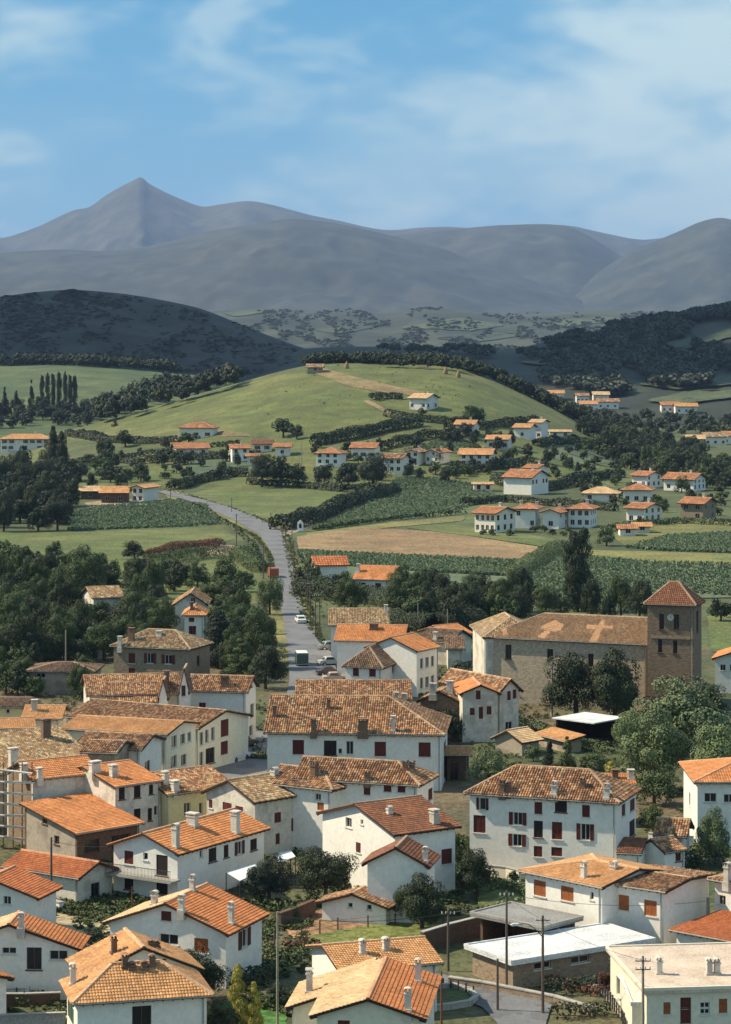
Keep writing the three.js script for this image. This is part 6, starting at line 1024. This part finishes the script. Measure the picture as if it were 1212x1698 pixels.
scatter('maize_plants', 'rows of green crop plants in the fields', 'crop', [cropA, cropB, cropC, cropD, cropE], maize, M.leafV, [0.7, 1.1], { n: 26000, wide: 0.9, rows: [0.94, 0.34, 1.5] });
scatter('vine_rows', 'vine rows on the little hillside vineyard', 'vines', [[[672, 748], [740, 728], [778, 735], [790, 745], [700, 752]]], maize, M.leafV, [0.9, 1.3], { n: 1500, wide: 0.9, rows: [0.8, -0.6, 3] });
scatter('roadside_weeds', 'rough grass along the verges of the main road', 'weeds', [[[268, 812], [300, 815], [462, 868], [476, 878], [510, 985], [540, 1075], [500, 1030], [480, 955], [466, 882], [385, 843]], [[280, 828], [340, 850], [412, 885], [440, 910], [456, 985], [462, 985], [452, 925], [428, 890], [345, 848]]], tuft, M.leafV, [0.25, 0.7], { n: 2200, wide: 1.6 });
scatter('hill_scrub', 'gorse and scrub dotted over the meadow hill', 'scrub', [[[420, 632], [560, 606], [740, 612], [900, 690], [960, 730], [800, 720], [600, 700], [420, 700]]], tuft, M.leafV, [0.3, 0.9], { n: 260, wide: 1.6, patchy: 30, cut: 0.58 });
scatter('woodland', 'far woods and hedgerow trees over the hill on the right', 'woodland', [[[560, 580], [800, 585], [900, 574], [1000, 548], [1225, 515], [1225, 640], [1000, 660], [900, 640], [800, 600]]], farTree, M.leafV, [6, 13], { n: 2600, layer: 3, wide: 1.1, patchy: 55, cut: 0.46 });
scatter('woodland', 'far trees scattered over the hazy valley slope', 'woodland', [[[380, 515], [560, 516], [760, 512], [1000, 518], [1225, 522], [1225, 560], [800, 585], [560, 580], [420, 560]]], farTree, M.leafV, [5, 10], { n: 4200, layer: 4, wide: 1.3, patchy: 30, cut: 0.52 });
scatter('woodland', 'heather and scrub over the great dark hill', 'scrub', [[[0, 492], [120, 482], [260, 498], [400, 540], [520, 586], [520, 620], [0, 620]]], farTree, M.leafV, [1, 2.6], { n: 3000, layer: 2, wide: 2.4, patchy: 40, cut: 0.42 });
[[1056, 545], [1078, 541], [1090, 540], [1102, 540], [1140, 556], [955, 575], [900, 560]].forEach(([x, y], i) => { const p = onLayer(3, x, y); if (p) tree('far_tree', ['lone dark tree on the crest of the right hill', 'left of the three tree tops on the crest of the right hill', 'middle of the three tree tops on the crest of the right hill', 'right of the three tree tops on the crest of the right hill', 'dark tree below the crest of the right hill', 'bushy tree on the lower right hill', 'tree on the shoulder where the right hill begins'][i], x, y, 17, 18, { world: p, tint: 'dark' }); });
{ // fields on the far hill and the hazy valley
  const patch = (name, li, pts, cols) => { const ys = pts.map((p) => p[1]), y0 = Math.min(...ys), y1 = Math.max(...ys), P = [], U = [], C = [], I = [], R = 14, N = 24; for (let j = 0; j <= R; j++) for (let i = 0; i <= N; i++) { const y = lerp(y0 + 0.05, y1 - 0.05, j / R), s = span(pts, y) || [0, 0], x = lerp(s[0], s[1], i / N), q = onLayer(li, x, y) || at(x, y, LAYERS[li].dc); P.push(q[0], layerH(LAYERS[li], x, -q[2]) + 1.5, q[2]); U.push(q[0] / 2, q[2] / 2); const k = 0.8 + 0.4 * fbm(x / 9, y / 4, 3); C.push(cols[0] * k, cols[1] * k, cols[2] * k); }
    for (let j = 0; j < R; j++) for (let i = 0; i < N; i++) { const a = j * (N + 1) + i, b = a + N + 1; I.push(b, b + 1, a + 1, b, a + 1, a); }
    const g = new THREE.BufferGeometry(); g.setAttribute('position', new THREE.Float32BufferAttribute(P, 3)); g.setAttribute('uv', new THREE.Float32BufferAttribute(U, 2)); g.setAttribute('color', new THREE.Float32BufferAttribute(C, 3)); g.setIndex(I); g.computeVertexNormals(); const m = shade(new THREE.Mesh(g, M.far)); m.name = numbered(name); scene.add(m); tag(m, null, null, null, 'structure'); };
  const FG = [0.08, 0.11, 0.045], FD = [0.05, 0.075, 0.036];
  patch('far_field', 3, [[860, 604], [900, 590], [950, 574], [940, 596], [900, 608]], FG); patch('far_field', 3, [[1035, 610], [1110, 592], [1120, 598], [1060, 616]], FG); patch('far_field', 3, [[1056, 640], [1140, 626], [1225, 626], [1225, 640], [1120, 650]], FD); patch('far_field', 3, [[1100, 572], [1212, 548], [1225, 560], [1130, 584]], FD); patch('far_field', 3, [[1070, 668], [1140, 652], [1225, 650], [1225, 662], [1130, 674]], FG);
  patch('far_field', 4, [[370, 520], [440, 514], [450, 518], [390, 526]], FG); patch('far_field', 4, [[660, 545], [760, 528], [840, 540], [780, 550]], FG); patch('far_field', 4, [[520, 548], [600, 535], [640, 540], [560, 556]], FD); patch('far_field', 4, [[900, 535], [1000, 526], [1050, 532], [940, 542]], FG); patch('far_field', 4, [[720, 562], [820, 552], [880, 556], [780, 570]], FD);
}
{ // the cloud whose shadow lies on the dark hills between the sunlit village and the sunlit mountains; it floats high outside the picture
  reseed(404); const list = []; for (let i = 0; i < 46; i++) { const g = new THREE.IcosahedronGeometry(1, 3), p = g.attributes.position, a = rr(0, 6.283), q = Math.sqrt(rnd()), c = [Math.cos(a) * q * 900, rr(-40, 60) * (1.2 - q), Math.sin(a) * q * 430], r = rr(120, 230) * (1.15 - 0.6 * q); for (let k = 0; k < p.count; k++) { const v = new THREE.Vector3().fromBufferAttribute(p, k), n = 0.8 + 0.4 * fbm(v.x * 2 + i, v.y * 2 + v.z * 3, 3); p.setXYZ(k, c[0] + v.x * r * n, c[1] + v.y * r * 0.6 * n, c[2] + v.z * r * n); } g.computeVertexNormals(); list.push(g); }
  const t = SUN.clone().multiplyScalar(1500 / SUN.y), c = shade(new THREE.Mesh(mergeGeometries(list), std(0.9, 0.9, 0.9, { roughness: 1 }))); c.name = 'cloud'; c.position.set(40 + t.x, 60 + t.y, -2230 + t.z); scene.add(c); tag(c, 'fair-weather cloud shading the dark hills behind the village', 'cloud');
}
// far buildings over the hazy valley
[['tiny white church tower far across the hazy valley', 512, 519, 514, 9], ['faint white farm on the far valley slope', 915, 924, 512, 4], ['faint pale farm on the far valley slope, right of the white one', 945, 952, 512, 4], ['pale farm buildings low on the right hill', 985, 1012, 622, 5], ['tiny white farm by the hedges of the right hill', 955, 968, 612, 4]].forEach(([l, x0, x1, y, e], i) => { const p = onLayer(i < 3 ? 4 : 3, (x0 + x1) / 2, y); if (!p) return; const d = -p[2], W = (x1 - x0) * d / F, t = thing('far_building', p); tag(t, l, i ? 'farm' : 'tower'); part('wall', new GB().box(-W / 2, W / 2, -3, i ? e + 1 : e * 2.2, -5, 5).geo(), M.white, t); const h = i ? e + 1 : e * 2.2; part('roof', new GB().prism([[-W / 2 - 0.6, h], [W / 2 + 0.6, h], [0, h + 3]], -5.6, 5.6).geo(), M.chimCap, t); });
for (const [x, y] of [[739, 620], [760, 626], [575, 611]]) { const g = hit(x, y); if (!g) continue; const t = thing('haystack', g); tag(t, x === 739 ? 'left haystack on the crest of the meadow hill' : x === 760 ? 'right haystack on the crest of the meadow hill' : 'small haystack near the stone hut on the crest', 'haystack'); const l = new THREE.LatheGeometry([[0.01, 3.4], [0.25, 3.1], [0.8, 2.1], [1.1, 1.0], [0.95, 0]].map((p) => new THREE.Vector2(...p)), 14); part('hay', l, std(0.34, 0.22, 0.10, { map: TX.grain }), t); part('stake', new GB().bar([0, 3.0, 0], [0, 3.9, 0], 0.08, 0.06, 5).geo(), M.wood, t); }

// ---------------------------------------------------------------- poles, walls, fences, vehicles, small things
pole('tall utility pole in the overgrown plot, right one of the pair', 85, 1514, 1388, { arm: 0 });
pole('short utility pole in the overgrown plot, left one of the pair', 73, 1515, 1459, { arm: 0 });
pole('rusty thin pole standing in the weeds below the balcony', 219, 1512, 1470, { arm: 0, r: 0.07, mat: std(0.2, 0.06, 0.03) });
pole('pale wooden pole in front of the orange gabled house', 460, 1700, 1512, { arm: 0, mat: M.polePale, r: 0.12 });
pole('dark pole with a bracket beside the barn lawn', 743, 1610, 1508, { arm: 1 });
pole('dark wooden pole left of the workshop roof', 840, 1646, 1477, { arm: 1, r: 0.12 });
pole('street lamp on a wooden pole in front of the workshop', 900, 1682, 1518, { arm: 1, lampArm: -1, lampY: 0.86, name: 'street_lamp', cat: 'lamp', r: 0.13 });
pole('stubby pole at the bend of the bottom road', 825, 1677, 1590, { arm: 0, r: 0.12 });
pole('dark square pole in front of the long villa', 1079, 1566, 1507, { arm: 0, r: 0.2 });
pole('grey pole beside the rust-orange annex', 1174, 1566, 1488, { arm: 0, mat: M.concrete, r: 0.2 });
pole('pole with white insulators in front of the pinkish flat roof', 1066, 1756, 1585, { arm: 2, mat: M.polePale, r: 0.13 });
pole('tall iron pole in front of the church wall', 915, 1188, 1098, { arm: 0, mat: M.concrete, r: 0.18 });
pole('tall pale pole among the trees by the pavilion', 109, 1112, 1045, { arm: 0, mat: M.polePale });
pole('concrete pole on the hamlet slope right of the oak clump', 500, 786, 730, { arm: 0, mat: M.concrete, r: 0.2 });
pole('dark post by the wall of the largest white house, right', 954, 1424, 1353, { arm: 0, r: 0.13 });
pole('dark post by the wall of the largest white house, left', 885, 1430, 1350, { arm: 1, r: 0.13 });
pole('thin post right of the big tan roof', 732, 1700, 1610, { arm: 0, r: 0.1, mat: std(0.2, 0.07, 0.03) });
[[392, 905, 852], [411, 930, 880], [437, 960, 903], [448, 1000, 930], [459, 1012, 962], [383, 1020, 970], [283, 828, 795]].forEach(([x, y, t]) => pole('dark wooden pole along the left side of the main road', x, y, t, { group: 'poles along the left side of the main road', r: 0.14 }));
[[473, 900, 858], [484, 930, 880], [487, 950, 895], [510, 1010, 950], [514, 1035, 965], [523, 1058, 985], [530, 1060, 1000]].forEach(([x, y, t]) => pole('dark wooden pole along the right side of the main road', x, y, t, { group: 'poles along the right side of the main road', r: 0.13 }));
[[449, 878, 850], [384, 850, 825]].forEach(([x, y, t], i) => pole(['pole on the meadow side of the road fork', 'pole on the meadow edge before the road bend'][i], x, y, t, { r: 0.12 }));
[[672, 1040, 1000], [693, 1046, 1000], [742, 1060, 1010]].forEach(([x, y, t]) => pole('thin pole in front of the tree belt by the roadside houses', x, y, t, { group: 'thin poles before the tree belt', arm: 0, r: 0.1, mat: M.polePale }));

wallRun('garden_wall', 'dark stone garden wall left of the barn yard', [[463, 1540], [490, 1530], [520, 1517]], 1.3, 0.35, M.brownWall, { cap: M.brownWall });
wallRun('garden_wall', 'dark brick wall behind the lawn leading to the flat-roofed shed', [[700, 1580], [745, 1566], [800, 1552]], 1.7, 0.35, M.brownWall);
wallRun('low_wall', 'low rubble wall along the road in front of the workshop', [[745, 1632], [800, 1640], [870, 1654], [920, 1664], [985, 1684]], 0.55, 0.4, M.stone);
wallRun('low_wall', 'curved kerb wall around the little road island', [[722, 1642], [750, 1640], [778, 1648], [790, 1660], [780, 1668], [745, 1674], [722, 1676]], 0.4, 0.3, M.concrete);
wallRun('garden_wall', 'retaining wall below the terrace garden at the lower left', [[-10, 1668], [40, 1668], [100, 1666]], 0.9, 0.3, M.brownWall);
wallRun('low_wall', 'grey concrete wall with a gate post at the bottom left corner', [[-10, 1705], [45, 1702], [108, 1700]], 0.9, 0.3, M.concrete);
wallRun('garden_wall', 'cream yard wall under the largest white house', [[805, 1452], [840, 1456], [862, 1462]], 1.0, 0.3, M.cream2);
wallRun('garden_wall', 'white yard wall behind the garage and cottage', [[1076, 1398], [1110, 1402], [1150, 1404]], 1.0, 0.25, M.white);
wallRun('garden_wall', 'white rubble heap wall at the edge of the dirt yard on the left', [[52, 1502], [80, 1506], [102, 1512]], 0.8, 0.5, M.white);
fence('post_fence', 'wire fence with leaning wooden posts around the barn yard', [[455, 1566], [500, 1558], [560, 1545], [610, 1540], [700, 1532], [770, 1540]], 1.2, 2.6, M.wood, { rails: [1.0, 0.6], rr: 0.012 });
fence('railing', 'row of little dark posts along the white kerb by the road island', [[735, 1640], [760, 1644], [785, 1652]], 0.8, 0.9, M.iron, { rails: [0.7], rr: 0.015 });
fence('railing', 'iron handrail stepping down beside the cream house at the bottom right', [[995, 1650], [1012, 1668], [1030, 1692], [1040, 1715]], 1.0, 0.9, M.iron, {});
fence('railing', 'low fence of the terrace garden before the wall', [[5, 1658], [50, 1657], [96, 1655]], 0.9, 1.2, M.wood, {});
car('car', 'small white car driving on the main road', 498, 1034, 100, [0.75, 0.74, 0.70]);
car('van', 'dark van with a white roof on the wide part of the main road', 500, 1104, 96, [0.05, 0.09, 0.08], { van: true, cat: 'van' });
car('truck', 'small rust-red vehicle far up the main road', 453, 958, 100, [0.35, 0.09, 0.03], { van: true, cat: 'truck' });
[[548, 1104, 20, [0.45, 0.43, 0.38], 'pale car parked by the roadside house, middle one'], [546, 1121, 15, [0.06, 0.035, 0.03], 'dark car parked nearest the big mottled roof'], [556, 1131, 10, [0.5, 0.36, 0.27], 'pinkish car parked nearest the big mottled roof'], [546, 1078, 25, [0.22, 0.24, 0.24], 'grey car parked by the roadside house'], [392, 1262, 60, [0.66, 0.66, 0.64], 'white car parked in the village street'], [404, 1240, 50, [0.05, 0.05, 0.06], 'dark car parked in the village street']].forEach(([x, y, a, c, l]) => car('parked_car', l, x, y, a, c));
{ // roof of the van is white
  const v = scene.children.find((o) => o.name === 'van'); if (v) part('roof_panel', new GB().box(-2.05, 1.5, 2.1, 2.18, -0.85, 0.85).geo(), M.flatWhite, v);
}
{ // overhead cables sagging between poles
  const top = (px, yb, yt) => { const g = hit(px, yb), d = -g[2]; return [g[0], (yb - yt) * d / F - 0.3, g[2]]; };
  [[[460, 1700, 1512], [743, 1610, 1508], 'from the pale pole to the pole by the barn lawn'], [[743, 1610, 1508], [840, 1646, 1477], 'from the barn lawn pole to the pole left of the workshop'], [[840, 1646, 1477], [900, 1682, 1518], 'from the workshop pole to the street lamp'], [[900, 1682, 1518], [1066, 1756, 1585], 'from the street lamp to the pole by the pinkish flat roof'], [[840, 1646, 1477], [1174, 1566, 1488], 'from the workshop pole over to the rust-orange annex'], [[85, 1514, 1388], [200, 1400, 1365], 'from the tall plot pole to the balcony house']].forEach(([a, b, l]) => {
    const A = V3(top(...a)), B = V3(b[0] === 200 ? at(200, 1400, 240) : top(...b)), g = new GB(); let prev = [0, 0, 0]; for (let i = 1; i <= 14; i++) { const k = i / 14, q = A.clone().lerp(B, k).sub(A); q.y -= 4 * k * (1 - k) * A.distanceTo(B) * 0.025; g.bar(prev, q.toArray(), 0.02, 0.02, 4); prev = q.toArray(); }
    const m = shade(new THREE.Mesh(g.geo(), M.iron)); m.name = numbered('cable'); m.position.copy(A); scene.add(m); tag(m, 'thin overhead cable running ' + l, 'cable');
  });
}
{ // awnings
  const aw = (label, pts, h, mat) => { const W = pts.map(([x, y]) => V3(hit(x, y, h))), base = W[0].clone().setY(0), t = thing('awning', base.toArray()); tag(t, label, 'awning'); const q = W.map((p) => p.clone().sub(base).toArray()), lo = q.map((p) => [p[0], p[1] - 0.06, p[2]]), g = new GB(); g.quad(q[0], q[1], q[2], q[3]); g.quad(lo[3], lo[2], lo[1], lo[0]); q.forEach((p, i) => g.quad(lo[i], lo[(i + 1) % 4], q[(i + 1) % 4], p)); part('canvas', g.geo(), mat, t); const pg = new GB().bar([0, -h, 0], [0, 0, 0], 0.05, 0.05, 6).geo(); lo.forEach((p) => { const m = part('support', pg, M.iron, t); m.position.set(p[0], p[1], p[2]); }); };
  aw('white canvas awning beside the balcony house', [[398, 1460], [438, 1443], [420, 1432], [375, 1446]], 2.5, M.tarp);
  aw('second white awning behind the rounded dark tree', [[462, 1430], [490, 1420], [482, 1410], [456, 1416]], 2.6, M.tarp);
  aw('yellow awning beside the pinkish flat roof', [[1032, 1604], [1050, 1604], [1046, 1587], [1024, 1587]], 3.2, std(0.75, 0.52, 0.05));
}
{ // scaffold against the left gable
  const b = solve({ A: [52, 1293], B: [168, 1281], D: 6.5, e: 6.4, rise: 1.3, type: 'w' }), t = thing('scaffold', hit(20, 1405)); tag(t, 'scaffold of pale planks on poles against the dark gable at the left edge', 'scaffold');
  const pg = new GB().bar([0, -0.3, 0], [0, 8.6, 0], 0.06, 0.06, 6).geo(); for (let i = 0; i < 5; i++) { const m = part('upright', pg, M.pole, t); m.position.set(-1.8 + i * 0.95, 0, 0.3 * (i % 2)); }
  for (let k = 0; k < 7; k++) for (let j = 0; j < 2; j++) { const m = part('plank', new GB().box(-1.9, 2.1, 0, 0.12, -0.16, 0.16).geo(), M.chimW, t); m.position.set(0.1 * (k % 3), 1.0 + k * 1.12, 0.42 + j * 0.32); m.rotation.z = -0.12 + 0.05 * (k % 3); }
}
{ // heap of beams and stones by the farm
  const t = thing('timber_heap', hit(168, 840)); tag(t, 'heap of pale stones and timber in front of the farm at the bend', 'heap'); reseed(77); for (let i = 0; i < 26; i++) { const m = part(i % 3 ? 'stone' : 'timber', i % 3 ? new THREE.DodecahedronGeometry(rr(0.4, 0.9)) : new GB().bar([-1.6, 0.2, 0], [1.6, 0.4, 0], 0.16, 0.14, 6).geo(), i % 3 ? M.concrete : M.polePale, t); m.position.set(rr(-6, 16), rr(0, 0.6), rr(-1.5, 1.5)); m.rotation.y = rr(0, 6); }
}
for (const l of LOG) if (globalThis.__SHOWLOG) console.log(l);
renderer.render(scene, camera);
